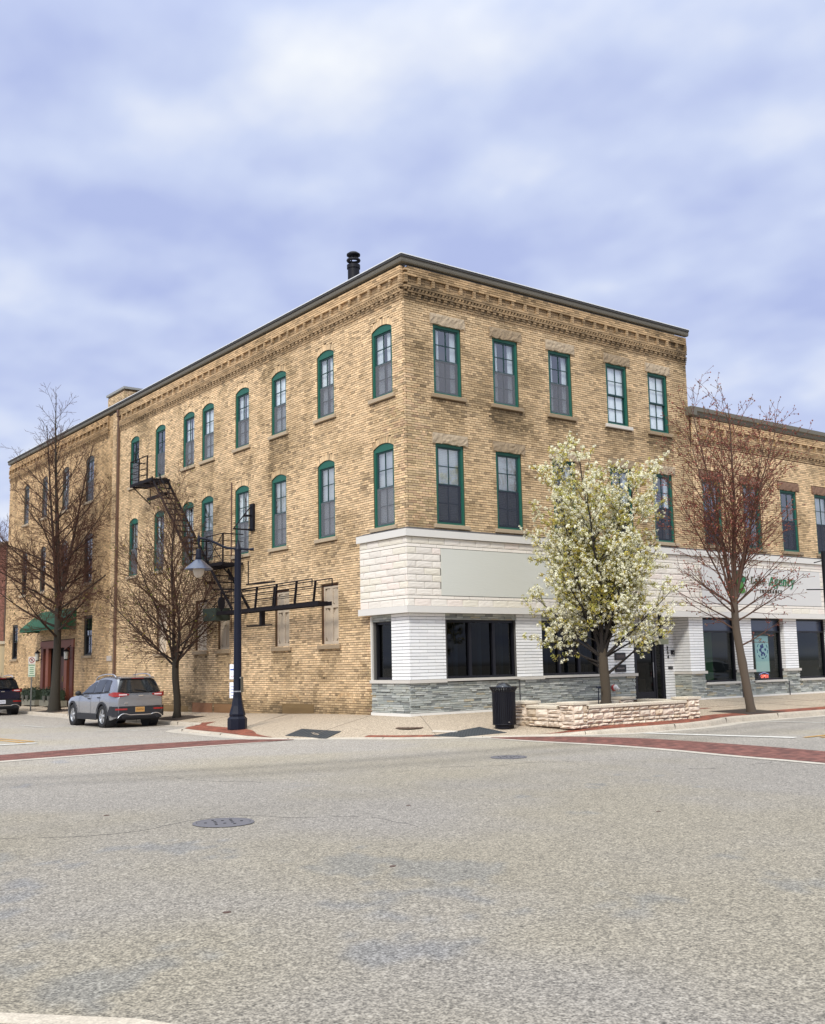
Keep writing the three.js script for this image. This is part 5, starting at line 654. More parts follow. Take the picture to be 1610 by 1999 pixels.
// ---------------------------------------------------------------- small fittings on the shopfront
{
  const t = thing('fire_inlet', 'white capped fire department connection with red collar low on the slate wall', 'fire inlet'); const mw = M([.72, .70, .70], .4), mr = M([.42, .05, .05], .5); part(t, 'flange', new THREE.CylinderGeometry(.10, .10, .05, 24).rotateX(Math.PI / 2).translate(7.95, .52, .09), mr); part(t, 'body', new THREE.SphereGeometry(.085, 20, 14).translate(7.97, .53, .13), mw); part(t, 'outlet', bar([7.97, .53, .14], [8.0, .47, .25], .042, 14), mw); part(t, 'pipe', bar([7.95, .18, .05], [7.95, .2, .2], .035, 12), M([.35, .3, .3], .4, { metalness: .6 })); part(t, 'valve', mg([bar([7.8, .2, .16], [8.12, .22, .16], .022), bar([8.08, .22, .16], [8.12, .12, .2], .03)]), M([.10, .09, .09], .5));
  const pl = (h, label, rows) => { const s = thing('wall_plaque', label, 'plaque', null, [8.31, h, .06]); part(s, 'board', new RoundedBoxGeometry(.50, .235, .03, 2, .006).translate(0, 0, .015), M([.016, .014, .016], .4)); const tx = canvasTex(256, 128, c => { c.fillStyle = '#141215'; c.fillRect(0, 0, 256, 128); c.fillStyle = rows === 1 ? '#b9aaa6' : '#7d6a66'; if (rows === 1) for (let x = 40; x < 216; x += 15) { c.fillRect(x, 56 + (x * 7 % 5), 4, 24); c.fillRect(x, 60, 10, 4); } else for (const y of [36, 62, 86]) for (let x = 30; x < 226; x += 13) c.fillRect(x, y, 9, 8); }); part(s, 'print', new THREE.PlaneGeometry(.48, .215).translate(0, 0, .032), new THREE.MeshStandardMaterial({ map: tx, roughness: .4 })); };
  pl(1.49, 'upper black name plaque on the white tiles left of the entrance', 3); pl(1.12, 'lower black name plaque on the white tiles left of the entrance', 1);
  const fonts = { sans: await new FontLoader().loadAsync('fonts/droid/droid_sans_bold.typeface.json'), serif: await new FontLoader().loadAsync('fonts/droid/droid_serif_bold.typeface.json') };
  const letters = (parent, str, font, size, x, y, z, mat, name, adv = 0, skew = 0) => { let cx = x; for (const ch of str) { if (ch === ' ') { cx += size * .4; continue; } const g = new TextGeometry(ch, { font, size, depth: .02, curveSegments: 4 }); g.computeBoundingBox(); const w = g.boundingBox.max.x; if (skew) g.applyMatrix4(new THREE.Matrix4().set(1, skew, 0, 0, 0, 1, 0, 0, 0, 0, 1, 0, 0, 0, 0, 1)); const m = part(parent, name, g, mat); m.position.set(cx, y, z); cx += w + adv; } return cx; };
  const num = thing('house_number', 'small black house number 254 set vertically beside the entrance door', 'house number'); ['2', '5', '4'].forEach((d, i) => { const m = part(num, 'digit', new TextGeometry(d, { font: fonts.sans, size: .115, depth: .015, curveSegments: 4 }), mBlack); m.position.set(11.44 + i * .012, 1.69 - i * .145, -.635); });
  const ic = thing('intercom', 'small black intercom box on the tiled wall right of the house number', 'intercom'); part(ic, 'case', bx(.13, .15, .06, 11.73, 1.60, -.61), mBlack); part(ic, 'button', bx(.03, .03, .01, 11.73, 1.58, -.577), M([.4, .4, .4], .4));
  const mb = thing('letter_slot', 'black letter slot in the white tiles below the house number', 'letter slot'); part(mb, 'plate', bx(.22, .09, .03, 11.6, 1.08, -.63), mBlack); part(mb, 'flap', bx(.18, .05, .01, 11.6, 1.08, -.612), M([.05, .05, .05], .3));
  // green shop sign
  const sg = thing('shop_sign', 'green lettered insurance shop sign with a leafy emblem behind the red budding tree', 'sign'); const mg1 = M([.012, .15, .06], .5), mg2 = M([.06, .20, .03], .5); const Z = .212;
  const disc = (x, y, rx, ry, m, n = 'emblem') => { const g = new THREE.CylinderGeometry(1, 1, .03, 28).rotateX(Math.PI / 2).scale(rx, ry, 1).translate(x, y, Z + .02); part(sg, n, g, m); };
  disc(14.42, 4.28, .26, .13, mg1); disc(14.72, 4.15, .22, .12, mg1); disc(14.5, 3.9, .30, .22, mg2); disc(14.66, 3.74, .2, .1, mg2);
  letters(sg, 'Lake', fonts.serif, .26, 15.2, 4.0, Z, M([.04, .06, .03], .5), 'letter', .01, .2); letters(sg, 'Agency', fonts.serif, .32, 16.28, 3.97, Z, mg1, 'letter', .012, .25); letters(sg, 'INSURANCE', fonts.sans, .13, 15.75, 3.68, Z, M([.03, .035, .02], .5), 'letter', .05);
  // window banner and lit OPEN sign
  const bn = thing('window_banner', 'pale blue banner with a dark blue round emblem hanging in the shop window', 'banner', null, [16.3, 1.5, -.24]); const tb = canvasTex(256, 420, c => { c.fillStyle = '#c9dcec'; c.fillRect(0, 0, 256, 420); c.fillStyle = '#dfe9f2'; c.fillRect(0, 300, 256, 120); c.fillStyle = '#8d7f86'; c.fillRect(20, 26, 120, 12); c.strokeStyle = '#2d5c8c'; c.lineWidth = 14; for (let k = 0; k < 9; k++) { c.beginPath(); c.arc(135, 165, 100, k * .7, k * .7 + .42); c.stroke(); } c.strokeStyle = '#1c2f86'; c.lineWidth = 24; c.beginPath(); c.arc(140, 165, 36, .9, 5.3); c.stroke(); c.fillStyle = '#1c2f86'; for (const [x, y] of [[88, 165], [192, 160], [140, 105], [118, 222], [170, 218], [110, 122]]) { c.beginPath(); c.arc(x, y, 17, 0, 6.3); c.fill(); } }); part(bn, 'cloth', bx(.82, 1.3, .012, 0, 0, -.008), M([.55, .66, .74], .8)); part(bn, 'print', new THREE.PlaneGeometry(.80, 1.28), new THREE.MeshStandardMaterial({ map: tb, roughness: .8 }));
  const op = thing('open_sign', 'small lit red OPEN sign in the shop window below the pale banner', 'lit sign', null, [16.32, .70, -.225]); part(op, 'back', bx(.66, .30, .03, 0, 0, -.02), M([.015, .015, .06], .5)); const mN = M([.4, .06, .05], .4, { emissive: new THREE.Color().setRGB(1, .14, .10), emissiveIntensity: 1.1 }), mNb = M([.2, .2, .5], .4, { emissive: new THREE.Color().setRGB(.55, .5, 1), emissiveIntensity: .7 });
  { const tg = []; let cx = -.23; for (const ch of 'OPEN') { const g = new TextGeometry(ch, { font: fonts.sans, size: .125, depth: .012, curveSegments: 5 }); g.computeBoundingBox(); const m = part(op, 'letter', g, mN); m.position.set(cx, -.075, .0); cx += g.boundingBox.max.x + .012; } part(op, 'tube', mg([bar([-.29, .06, 0], [0, .135, 0], .008), bar([0, .135, 0], [.27, .06, 0], .008), bar([-.27, -.11, 0], [.25, -.11, 0], .008)]), mNb); const pl2 = new THREE.PointLight(new THREE.Color().setRGB(1, .2, .15), .05, 3); pl2.position.set(0, 0, .06); pl2.castShadow = true; op.add(pl2); }
  // black post with small plates between planter and entrance
  const sp = thing('sign_post', 'slim black post with small grey-green plates standing behind the planter by the entrance', 'sign post', null, [8.13, -.07, 1.9]); part(sp, 'post', bx(.085, 2.75, .085, 0, 1.37, 0), mBlack); part(sp, 'plate', bx(.45, .17, .02, .05, 1.98, .06), M([.25, .26, .17], .6)); part(sp, 'finial', new THREE.SphereGeometry(.06, 12, 8).translate(0, 2.78, 0), mBlack);
}
// ---------------------------------------------------------------- side street entrance: awning, lanterns, shrub boxes, sign
{
  const t = thing('green_awning', 'dark green fabric awning over the timber entrance behind the tall bare tree', 'awning'); const m = M([.008, .075, .036], .8); part(t, 'canopy', sweep([[.0, 4.30], [1.0, 3.46], [1.0, 3.29], [.985, 3.29], [.985, 3.44], [0, 4.27]], [[-.02, -30.7], [-.02, -25.6]]), m); for (const s of [30.7, 25.6]) { const g = geoFrom([-.02, 4.29, -s, -1.02, 3.45, -s, -.02, 3.45, -s, -.02, 3.45, -s, -1.02, 3.45, -s, -1.02, 3.29, -s, -.02, 3.45, -s, -1.02, 3.29, -s, -.02, 3.29, -s]); g.computeVertexNormals(); part(t, 'side', g, M([.012, .10, .048], .8, { side: THREE.DoubleSide })); } part(t, 'stay', mg([bar([-.02, 3.4, -30.6], [-1, 3.4, -30.6], .015), bar([-.02, 3.4, -25.7], [-1, 3.4, -25.7], .015), bar([-1, 3.4, -30.6], [-1, 3.4, -25.7], .015)]), mIron);
  for (const [s, side] of [[30.2, 'left'], [26.1, 'right']]) { const l = thing('wall_lantern', `black wall lantern with pale glass on the ${side} side of the timber entrance`, 'wall lantern', 'lanterns beside the timber entrance', [-.12, 1.9, -s]); part(l, 'glass', new THREE.CylinderGeometry(.11, .09, .36, 6).translate(-.16, .2, 0), M([.62, .62, .56], .4, { transmission: .3, thickness: 0 })); part(l, 'roof', new THREE.ConeGeometry(.17, .15, 6).translate(-.16, .45, 0), mIron); part(l, 'base', new THREE.CylinderGeometry(.1, .05, .06, 6).translate(-.16, .0, 0), mIron); part(l, 'arm', mg([bar([.1, .1, 0], [-.16, -.02, 0], .015), bar([.1, .7, 0], [-.16, .5, 0], .015)]), mIron); }
  const r = rng(71), mLeaf = M([.02, .035, .016], .8), lg = []; for (const [s0, s1, label] of [[28.9, 31.3, 'left'], [25.7, 28.2, 'right']]) { const b = thing('planter_box', `grey trough with clipped dark shrubs at the ${side(label)} of the timber entrance`, 'planter box', 'shrub troughs at the timber entrance', [-.55, -.22, -(s0 + s1) / 2]); const L = s1 - s0; part(b, 'trough', bx(.45, .26, L, 0, .13, 0), M([.20, .19, .15], .85)); const gs = []; for (let k = 0; k < 900; k++) { const z = (r() - .5) * (L - .1), y = .28 + r() * .62, x = (r() - .5) * .5; const q = new THREE.PlaneGeometry(.07, .045); q.rotateX(r() * 6); q.rotateY(r() * 6); q.translate(x, y - .12 * Math.abs(Math.sin(z * 5)), z); gs.push(q); } const sh = part(b, 'shrub', mg([...gs, bx(.3, .45, L - .2, 0, .5, 0)]), mLeaf); sh.userData.kind = 'stuff'; for (const z of [-.5, .15]) part(b, 'pot', new THREE.CylinderGeometry(.1, .08, .22, 12).translate(-.24, .36, z), M([.10, .10, .09], .8)); }
  function side(l) { return l; }
  const sp = thing('no_parking_sign', 'white no parking sign above a green lettered plate on a steel post', 'sign', null, [-2.0, -.37, -25.6], Math.atan2(-15.6, 48.9)); part(sp, 'post', bx(.06, 2.45, .04, 0, 1.2, -.03), M([.18, .18, .17], .5, { metalness: .5 }));
  const t1 = canvasTex(128, 128, c => { c.fillStyle = '#dcdad2'; c.fillRect(0, 0, 128, 128); c.fillStyle = '#1a1416'; c.font = 'bold 62px sans-serif'; c.textAlign = 'center'; c.fillText('P', 64, 84); c.strokeStyle = '#8c1f2c'; c.lineWidth = 13; c.beginPath(); c.arc(64, 62, 44, 0, 6.3); c.moveTo(34, 32); c.lineTo(94, 92); c.stroke(); }), t2 = canvasTex(128, 256, c => { c.fillStyle = '#cfd8c4'; c.fillRect(0, 0, 128, 256); c.fillStyle = '#2f7a4c'; for (const y of [12, 62, 100, 138, 176, 226]) c.fillRect(y === 12 || y === 226 ? 6 : 26, y, y === 12 || y === 226 ? 116 : 76, 14); });
  part(sp, 'plate', bx(.3, .32, .012, 0, 2.26, 0), M([.7, .7, .66], .5)); part(sp, 'print', new THREE.PlaneGeometry(.29, .31).translate(0, 2.26, .008), new THREE.MeshStandardMaterial({ map: t1, roughness: .5 })); part(sp, 'plate', bx(.3, .56, .012, 0, 1.8, 0), M([.6, .65, .56], .5)); part(sp, 'print', new THREE.PlaneGeometry(.29, .55).translate(0, 1.8, .008), new THREE.MeshStandardMaterial({ map: t2, roughness: .5 }));
}
// ---------------------------------------------------------------- parked cars: forward is -z, origin on the ground at mid length
function lerpT(tab, z) { for (let i = 0; i < tab.length - 1; i++) { const [a, x] = tab[i], [b, y] = tab[i + 1]; if (z <= b) { const t = Math.min(1, Math.max(0, (z - a) / (b - a))); return mix(x, y, t * t * (3 - 2 * t) * .5 + t * .5); } } return tab[tab.length - 1][1]; }
const AX = [1.35, -1.35], WR0 = .365;
const HW = [[-2.31, .50], [-2.27, .66], [-2.15, .80], [-1.8, .90], [-1.2, .925], [0, .925], [1.4, .925], [1.9, .895], [2.15, .84], [2.25, .80], [2.31, .74]];
const BELT = [[-2.31, .62], [-2.27, .72], [-2.15, .82], [-1.6, .97], [-.95, 1.04], [-.75, 1.05], [.6, 1.08], [1.8, 1.13], [2.2, 1.10], [2.31, 1.04]];
const ROOF = [[-1.0, 1.03], [-.75, 1.08], [-.2, 1.42], [.1, 1.56], [.5, 1.64], [1.0, 1.665], [1.6, 1.635], [1.93, 1.585], [2.0, 1.52], [2.22, 1.10]];
const lowY = z => { let y = lerpT([[-2.31, .42], [-2.2, .28], [-1.9, .24], [1.9, .25], [2.2, .32], [2.31, .45]], z); for (const a of AX) { const d = Math.abs(z - a); if (d < .43) y = Math.max(y, WR0 + Math.sqrt(.43 * .43 - d * d)); } return y; };
function bodySec(z) { const w = lerpT(HW, z), b = lerpT(BELT, z), l = lowY(z); const ys = [l, Math.max(l, .42), Math.max(l, .62), Math.max(l, .82), b - .10, b - .02, b]; const xs = [w - .06, w - .015, w - .005, w, w - .012, w - .05, w - .10]; return ys.map((y, i) => [Math.max(.1, xs[i]), Math.min(b, y)]); }
function loft(zs, sec, capEnds) { const pos = [], idx = []; const S = zs.map(z => { const h = sec(z), ring = [...h.map(([x, y]) => [x, y, z]), ...h.slice().reverse().map(([x, y]) => [-x, y, z])]; return ring; }); const K = S[0].length; S.forEach(r => r.forEach(p => pos.push(...p))); for (let i = 0; i < S.length - 1; i++) for (let k = 0; k < K; k++) { const k2 = (k + 1) % K; if (k === K - 1) continue; const a = i * K + k, b = i * K + k2, c = a + K, d = b + K; idx.push(a, b, c, b, d, c); } if (capEnds) for (const e of [0, S.length - 1]) { for (let k = 1; k < K - 1; k++) e ? idx.push(e * K, e * K + k, e * K + k + 1) : idx.push(0, k + 1, k); } const g = geoFrom(pos, idx); return toCreasedNormals(g, .55); }
function greenSec(z) { const w = lerpT(HW, z), b = lerpT(BELT, z) - .015, y = Math.max(b + .01, lerpT(ROOF, z)), t = (y - b) / .55; const wr = Math.min(w - .1, mix(w - .1, .60, Math.min(1, t))); const x0 = w - .085; return [[x0, b], [mix(x0, wr, .5) + .012, mix(b, y, .5)], [wr + .015, y - .06 * Math.min(1, t)], [wr - .06, y - .012 * Math.min(1, t)], [wr - .25, y + .008 * t], [.12, y + .018 * t]]; }
function patch(nu, nv, fn) { const pos = [], idx = []; for (let j = 0; j <= nv; j++) for (let i = 0; i <= nu; i++) pos.push(...fn(i / nu, j / nv)); for (let j = 0; j < nv; j++) for (let i = 0; i < nu; i++) { const a = j * (nu + 1) + i; idx.push(a, a + 1, a + nu + 1, a + 1, a + nu + 2, a + nu + 1); } const g = geoFrom(pos, idx); g.computeVertexNormals(); return g; }
const range = (a, b, n) => Array.from({ length: n + 1 }, (_, i) => mix(a, b, i / n));
function planCurve(u) { // around the tail from the left side through the rear to the right side, u in -1..1; z and x at body width
  const s = Math.sign(u), a = Math.abs(u); if (a < .62) return [s * a / .62 * .66, 2.325 - .02 * (a / .62) ** 2]; if (a < .82) { const t = (a - .62) / .2; return [s * mix(.66, .865, Math.sin(t * 1.57)), mix(2.305, 2.12, 1 - Math.cos(t * 1.57))]; } const t = (a - .82) / .18; return [s * (.865 + .055 * t), mix(2.12, 1.78, t)]; }
function tailBand(u0, u1, y0, y1, off = .012, n = 24) { return patch(n, 3, (i, j) => { const u = mix(u0, u1, i), [x, z] = planCurve(u), d = .01; const [xa, za] = planCurve(u + d), [xb, zb] = planCurve(u - d); let nx = za - zb, nz = -(xa - xb); const L = Math.hypot(nx, nz) || 1; nx /= L; nz /= L; if (nx * x + nz * 2 < 0) { nx = -nx; nz = -nz; } const ya = typeof y0 === 'function' ? y0(u) : y0, yb = typeof y1 === 'function' ? y1(u) : y1; return [x + nx * off, mix(ya, yb, j), z + nz * off]; }); }
function makeCar(label, paint, plateCol, group) {
  const t = thing('parked_car', label, 'car', group); const two = m => { m.side = THREE.DoubleSide; return m; };
  const mPaint = two(M(paint, .26, { metalness: .6, clearcoat: .8, clearcoatRoughness: .08 })), mTrim = two(M([.016, .017, .022], .6)), mCarGlass = two(M([.012, .014, .017], .06, { ior: 1.7 })), mChrome = M([.7, .7, .72], .2, { metalness: .9 }), mRed = two(M([.30, .012, .016], .2, { clearcoat: 1, clearcoatRoughness: .05 })), mTyre = M([.014, .014, .015], .85), mRim = M([.62, .63, .65], .28, { metalness: .85 });
  const zs = [...new Set([...range(-2.31, -2.15, 4), ...range(-2.15, -1.8, 4), ...range(-1.8, -.9, 26), ...range(-.9, .9, 12), ...range(.9, 1.8, 26), ...range(1.8, 2.2, 5), ...range(2.2, 2.31, 3)].map(v => +v.toFixed(4)))];
  part(t, 'body', loft(zs, z => [...bodySec(z), [.12, lerpT(BELT, z) + .005]], true), mPaint);
  const gz = [...new Set([...range(-1.0, .1, 14), ...range(.1, 1.6, 8), ...range(1.6, 2.22, 12)].map(v => +v.toFixed(4)))];
  part(t, 'cabin', loft(gz, greenSec, true), mPaint);
  // side glass
  for (const s of [-1, 1]) { const win = (z0, z1, name, lean = 0) => { const g = patch(14, 5, (i, j) => { const z = mix(z0, z1, i) + lean * (j - .5), c = greenSec(z), b = c[0][1] + .07, top = Math.max(b + .01, c[2][1] - .045), y = mix(b, top, j), f = (y - c[0][1]) / Math.max(.05, c[2][1] - c[0][1]); const x = f < .5 ? mix(c[0][0], c[1][0], f * 2) : mix(c[1][0], c[2][0], f * 2 - 1); return [s * (x + .022), y, z]; }); part(t, name, g, mCarGlass); }; win(-.62, .33, 'front_window'); win(.40, 1.12, 'rear_window', .06); win(1.19, 1.62, 'quarter_window', -.1);
    part(t, 'window_trim', patch(20, 1, (i, j) => { const z = mix(-.75, 1.72, i), c = greenSec(z); return [s * (c[0][0] + .012), c[0][1] + .025 + j * .03, z]; }), mTrim);
    for (const [z, y] of [[.22, .93], [1.08, .97]]) part(t, 'door_handle', new RoundedBoxGeometry(.035, .035, .17, 2, .012).translate(s * (lerpT(HW, z) + .012), y, z), z < .5 ? mTrim : mTrim);
    for (const z of [-.72, .36, 1.15]) part(t, 'door_seam', patch(1, 8, (i, j) => { const zz = z + i * .012, c = bodySec(zz), y = mix(z > 1 ? .80 : .36, c[5][1], j), f = c.findIndex(q => q[1] >= y); const a = c[Math.max(0, f - 1)], b = c[Math.max(0, f)]; const q = (y - a[1]) / Math.max(.001, b[1] - a[1]); return [s * (mix(a[0], b[0], Math.min(1, Math.max(0, q))) + .004), y, zz]; }), mTrim);
    part(t, 'mirror', new THREE.SphereGeometry(.11, 14, 10).scale(.95, .8, .75).translate(s * 1.03, 1.10, -.52), s < 0 ? mTrim : mPaint); part(t, 'mirror_arm', bar([s * .85, 1.03, -.52], [s * 1.0, 1.06, -.52], .025), mTrim);
    part(t, 'roof_rail', mg([new THREE.TubeGeometry(new THREE.CatmullRomCurve3([-.05, .1, .9, 1.6, 1.75].map((z, i) => new THREE.Vector3(s * .60, lerpT(ROOF, z) + [.0, .055, .06, .055, .0][i], z))), 24, .02, 6)]), mChrome);
    part(t, 'sill_trim', patch(16, 2, (i, j) => { const z = mix(-.93, .93, i), w = lerpT(HW, z); return [s * (w + .014 - .02 * (1 - j)), mix(.24, .44, j), z]; }), mTrim);
    for (const a of AX) { part(t, 'arch_trim', patch(22, 2, (i, j) => { const an = mix(-.12, Math.PI + .12, i), R = mix(.40, .475, j); const z = a + Math.cos(an) * R; return [s * (lerpT(HW, z) + .018), Math.max(.2, WR0 + Math.sin(an) * R), z]; }), mTrim); part(t, 'wheel_well', new THREE.CylinderGeometry(.43, .43, .3, 24, 1, true).rotateZ(Math.PI / 2).translate(s * .74, WR0, a), mTrim); part(t, 'wheel_well', new THREE.CircleGeometry(.43, 24).rotateY(Math.PI / 2).translate(s * .6, WR0, a), mTrim); }
    // headlight
    part(t, 'headlight', patch(8, 2, (i, j) => { const z = mix(-1.75, -2.24, i); return [s * (lerpT(HW, z) - .02), lerpT(BELT, z) - .14 + .06 * j, z]; }), M([.5, .5, .52], .1));
  }
  part(t, 'bumper', tailBand(-1, 1, u => Math.abs(u) > .82 ? .40 : .36, u => Math.abs(u) > .9 ? .52 : .70, .016, 40), mTrim); part(t, 'bumper', bx(1.5, .2, .1, 0, .40, 2.24), mTrim);
  part(t, 'bumper_crease', tailBand(-.8, .8, .695, .715, .03, 30), mPaint); part(t, 'tailgate_crease', tailBand(-.62, .62, .955, .975, .02, 20), mPaint);
  // rear glass, spoiler
  part(t, 'rear_glass', patch(14, 6, (i, j) => { const y = mix(1.145, 1.545, j), z = mix(2.225, 2.005, j), hw = mix(.735, .585, j), x = mix(-hw, hw, i); return [x, y, z + .028 - .05 * (x / hw) ** 2 * .6]; }), mCarGlass);
  part(t, 'spoiler', new RoundedBoxGeometry(1.16, .035, .2, 2, .014).rotateX(.12).translate(0, 1.61, 1.97), mPaint); part(t, 'brake_lamp', bx(.42, .02, .02, 0, 1.585, 2.07), mRed); part(t, 'antenna', bar([.1, 1.66, 1.6], [.12, 1.84, 1.68], .008), mTrim); part(t, 'wiper', bar([.25, 1.17, 2.26], [-.15, 1.24, 2.24], .012), mTrim);
  for (const s of [-1, 1]) { const shape = u => { const a = Math.abs(u); return [1.03 + .05 * Math.max(0, (.55 - a) / .3), 1.145 - .03 * Math.max(0, (.5 - a) / .2)]; }; part(t, 'tail_light', tailBand(s * .37, s * .93, u => { const a = Math.abs(u); return a > .8 ? mix(1.0, 1.05, (a - .8) / .13) : 1.0 + .05 * Math.max(0, (.6 - a) / .23); }, u => { const a = Math.abs(u); return a > .8 ? mix(1.15, 1.10, (a - .8) / .13) : mix(1.09, 1.15, Math.min(1, (a - .37) / .35)); }, .022, 26), mRed); part(t, 'reverse_light', tailBand(s * .44, s * .66, 1.045, 1.085, .03, 10), M([.75, .55, .58], .15, { side: THREE.DoubleSide })); part(t, 'reflector', tailBand(s * .42, s * .72, .575, .63, .028, 10), mRed); part(t, 'exhaust_trim', new THREE.TubeGeometry(new THREE.CatmullRomCurve3([[.36, .42], [.45, .45], [.6, .455], [.7, .40], [.76, .33]].map(([x, y]) => new THREE.Vector3(s * x, y, 2.34))), 16, .016, 6), mChrome); part(t, 'exhaust', bar([s * .58, .36, 2.2], [s * .58, .36, 2.33], .05, 12), mTrim); }
  part(t, 'bumper_strip', bx(.74, .022, .02, 0, .42, 2.335), mChrome);
  const tp = canvasTex(128, 64, c => { c.fillStyle = plateCol; c.fillRect(0, 0, 128, 64); c.fillStyle = '#3a2a1e'; for (let x = 16; x < 108; x += 15) { c.fillRect(x, 20, 5, 24); c.fillRect(x, 20 + (x % 4) * 5, 10, 5); } }); part(t, 'number_plate', bx(.31, .16, .015, -.02, .585, 2.345), M([.5, .4, .25], .5)); part(t, 'plate_print', new THREE.PlaneGeometry(.30, .15).translate(-.02, .585, 2.3535), new THREE.MeshStandardMaterial({ map: tp, roughness: .5 }));
  part(t, 'emblem', new RoundedBoxGeometry(.16, .035, .012, 2, .005).translate(0, 1.03, 2.345), mChrome); part(t, 'emblem', bx(.12, .022, .01, -.5, .80, 2.335), mChrome);
  part(t, 'underbody', bx(1.5, .12, 3.9, 0, .30, 0), mTrim);
  // windscreen
  part(t, 'windscreen', patch(12, 6, (i, j) => { const z = mix(-.72, .05, j), y = lerpT(ROOF, z) + .014, c = greenSec(z), x = mix(-1, 1, i) * (c[3][0] - .02); return [x, y + .01 * (1 - Math.abs(x)), z - .012]; }), mCarGlass);
  const tyre = new THREE.LatheGeometry([[.235, -.11], [.30, -.115], [.345, -.105], [.365, -.07], [.367, 0], [.365, .07], [.345, .105], [.30, .115], [.235, .11]].map(p => new THREE.Vector2(...p)), 36).rotateZ(-Math.PI / 2); const spoke = []; for (let k = 0; k < 5; k++) for (const d of [-.13, .13]) { const a = k * Math.PI * 2 / 5; const g = bx(.03, .195, .045, 0, .145, 0); g.rotateX(a + d); g.translate(.07, 0, 0); spoke.push(g); }
  const rim = mg([new THREE.LatheGeometry([[.235, .0], [.24, .10], [.225, .10], [.215, .03], [.215, -.08], [.235, -.1]].map(p => new THREE.Vector2(...p)), 32).rotateZ(-Math.PI / 2), ...spoke, new THREE.CylinderGeometry(.055, .055, .05, 16).rotateZ(Math.PI / 2).translate(.08, 0, 0)]);
  for (const s of [-1, 1]) for (const a of AX) { const w = new THREE.Group(); w.name = 'wheel'; t.add(w); w.position.set(s * .80, WR0, a); if (s < 0) w.rotation.y = Math.PI; w.rotation.x = a; part(w, 'tyre', tyre, mTyre); part(w, 'rim', rim, mRim); part(w, 'disc', new THREE.CylinderGeometry(.17, .17, .02, 20).rotateZ(Math.PI / 2).translate(.0, 0, 0), M([.12, .11, .1], .5, { metalness: .6 })); part(w, 'hub', new THREE.CircleGeometry(.225, 24).rotateY(Math.PI / 2).translate(-.03, 0, 0), mTyre); }
  return t;
}
{ const c = makeCar('silver suv parked at the side street kerb seen from behind, nearest the corner', [.30, .31, .34], '#b98a4c', null); c.position.set(-3.41, roadH(-3.4, -12.4) + .004, -12.42);
  const d = makeCar('dark navy suv cut off by the left edge of the picture, parked further along', [.012, .016, .05], '#d4d8e4', null); d.position.set(-3.42, roadH(-3.4, -27) + .004, -27.3);
  const e = makeCar('white suv parked by the low building beyond the right edge, seen in its shop windows', [.72, .74, .72], '#d4d8e4', null); e.position.set(22.6, -.34, 6.75); e.rotation.y = -Math.PI / 2; }
// ---------------------------------------------------------------- trees
class Tubes { constructor() { this.p = []; this.n = []; this.i = []; }
  add(pts, rad, sides) { const base = this.p.length / 3, N = pts.length; let u = new THREE.Vector3(1, 0, 0); for (let k = 0; k < N; k++) { const d = pts[Math.min(N - 1, k + 1)].clone().sub(pts[Math.max(0, k - 1)]).normalize(); u.addScaledVector(d, -u.dot(d)); if (u.lengthSq() < 1e-4) u.set(0, 0, 1).addScaledVector(d, -d.z); u.normalize(); const v = d.clone().cross(u); for (let s = 0; s < sides; s++) { const a = s / sides * 2 * Math.PI, cx = Math.cos(a), sx = Math.sin(a); const nx = u.x * cx + v.x * sx, ny = u.y * cx + v.y * sx, nz = u.z * cx + v.z * sx; this.p.push(pts[k].x + nx * rad[k], pts[k].y + ny * rad[k], pts[k].z + nz * rad[k]); this.n.push(nx, ny, nz); } }
    for (let k = 0; k < N - 1; k++) for (let s = 0; s < sides; s++) { const a = base + k * sides + s, b = base + k * sides + (s + 1) % sides; this.i.push(a, b, a + sides, b, b + sides, a + sides); } }
  geo() { const g = geoFrom(this.p, this.i); g.setAttribute('normal', new THREE.BufferAttribute(new Float32Array(this.n), 3)); return g; } }
const perp = (d, az) => { const a = Math.abs(d.y) < .95 ? new THREE.Vector3(0, 1, 0) : new THREE.Vector3(1, 0, 0); const u = a.cross(d).normalize(), v = d.clone().cross(u); return u.multiplyScalar(Math.cos(az)).addScaledVector(v, Math.sin(az)); };
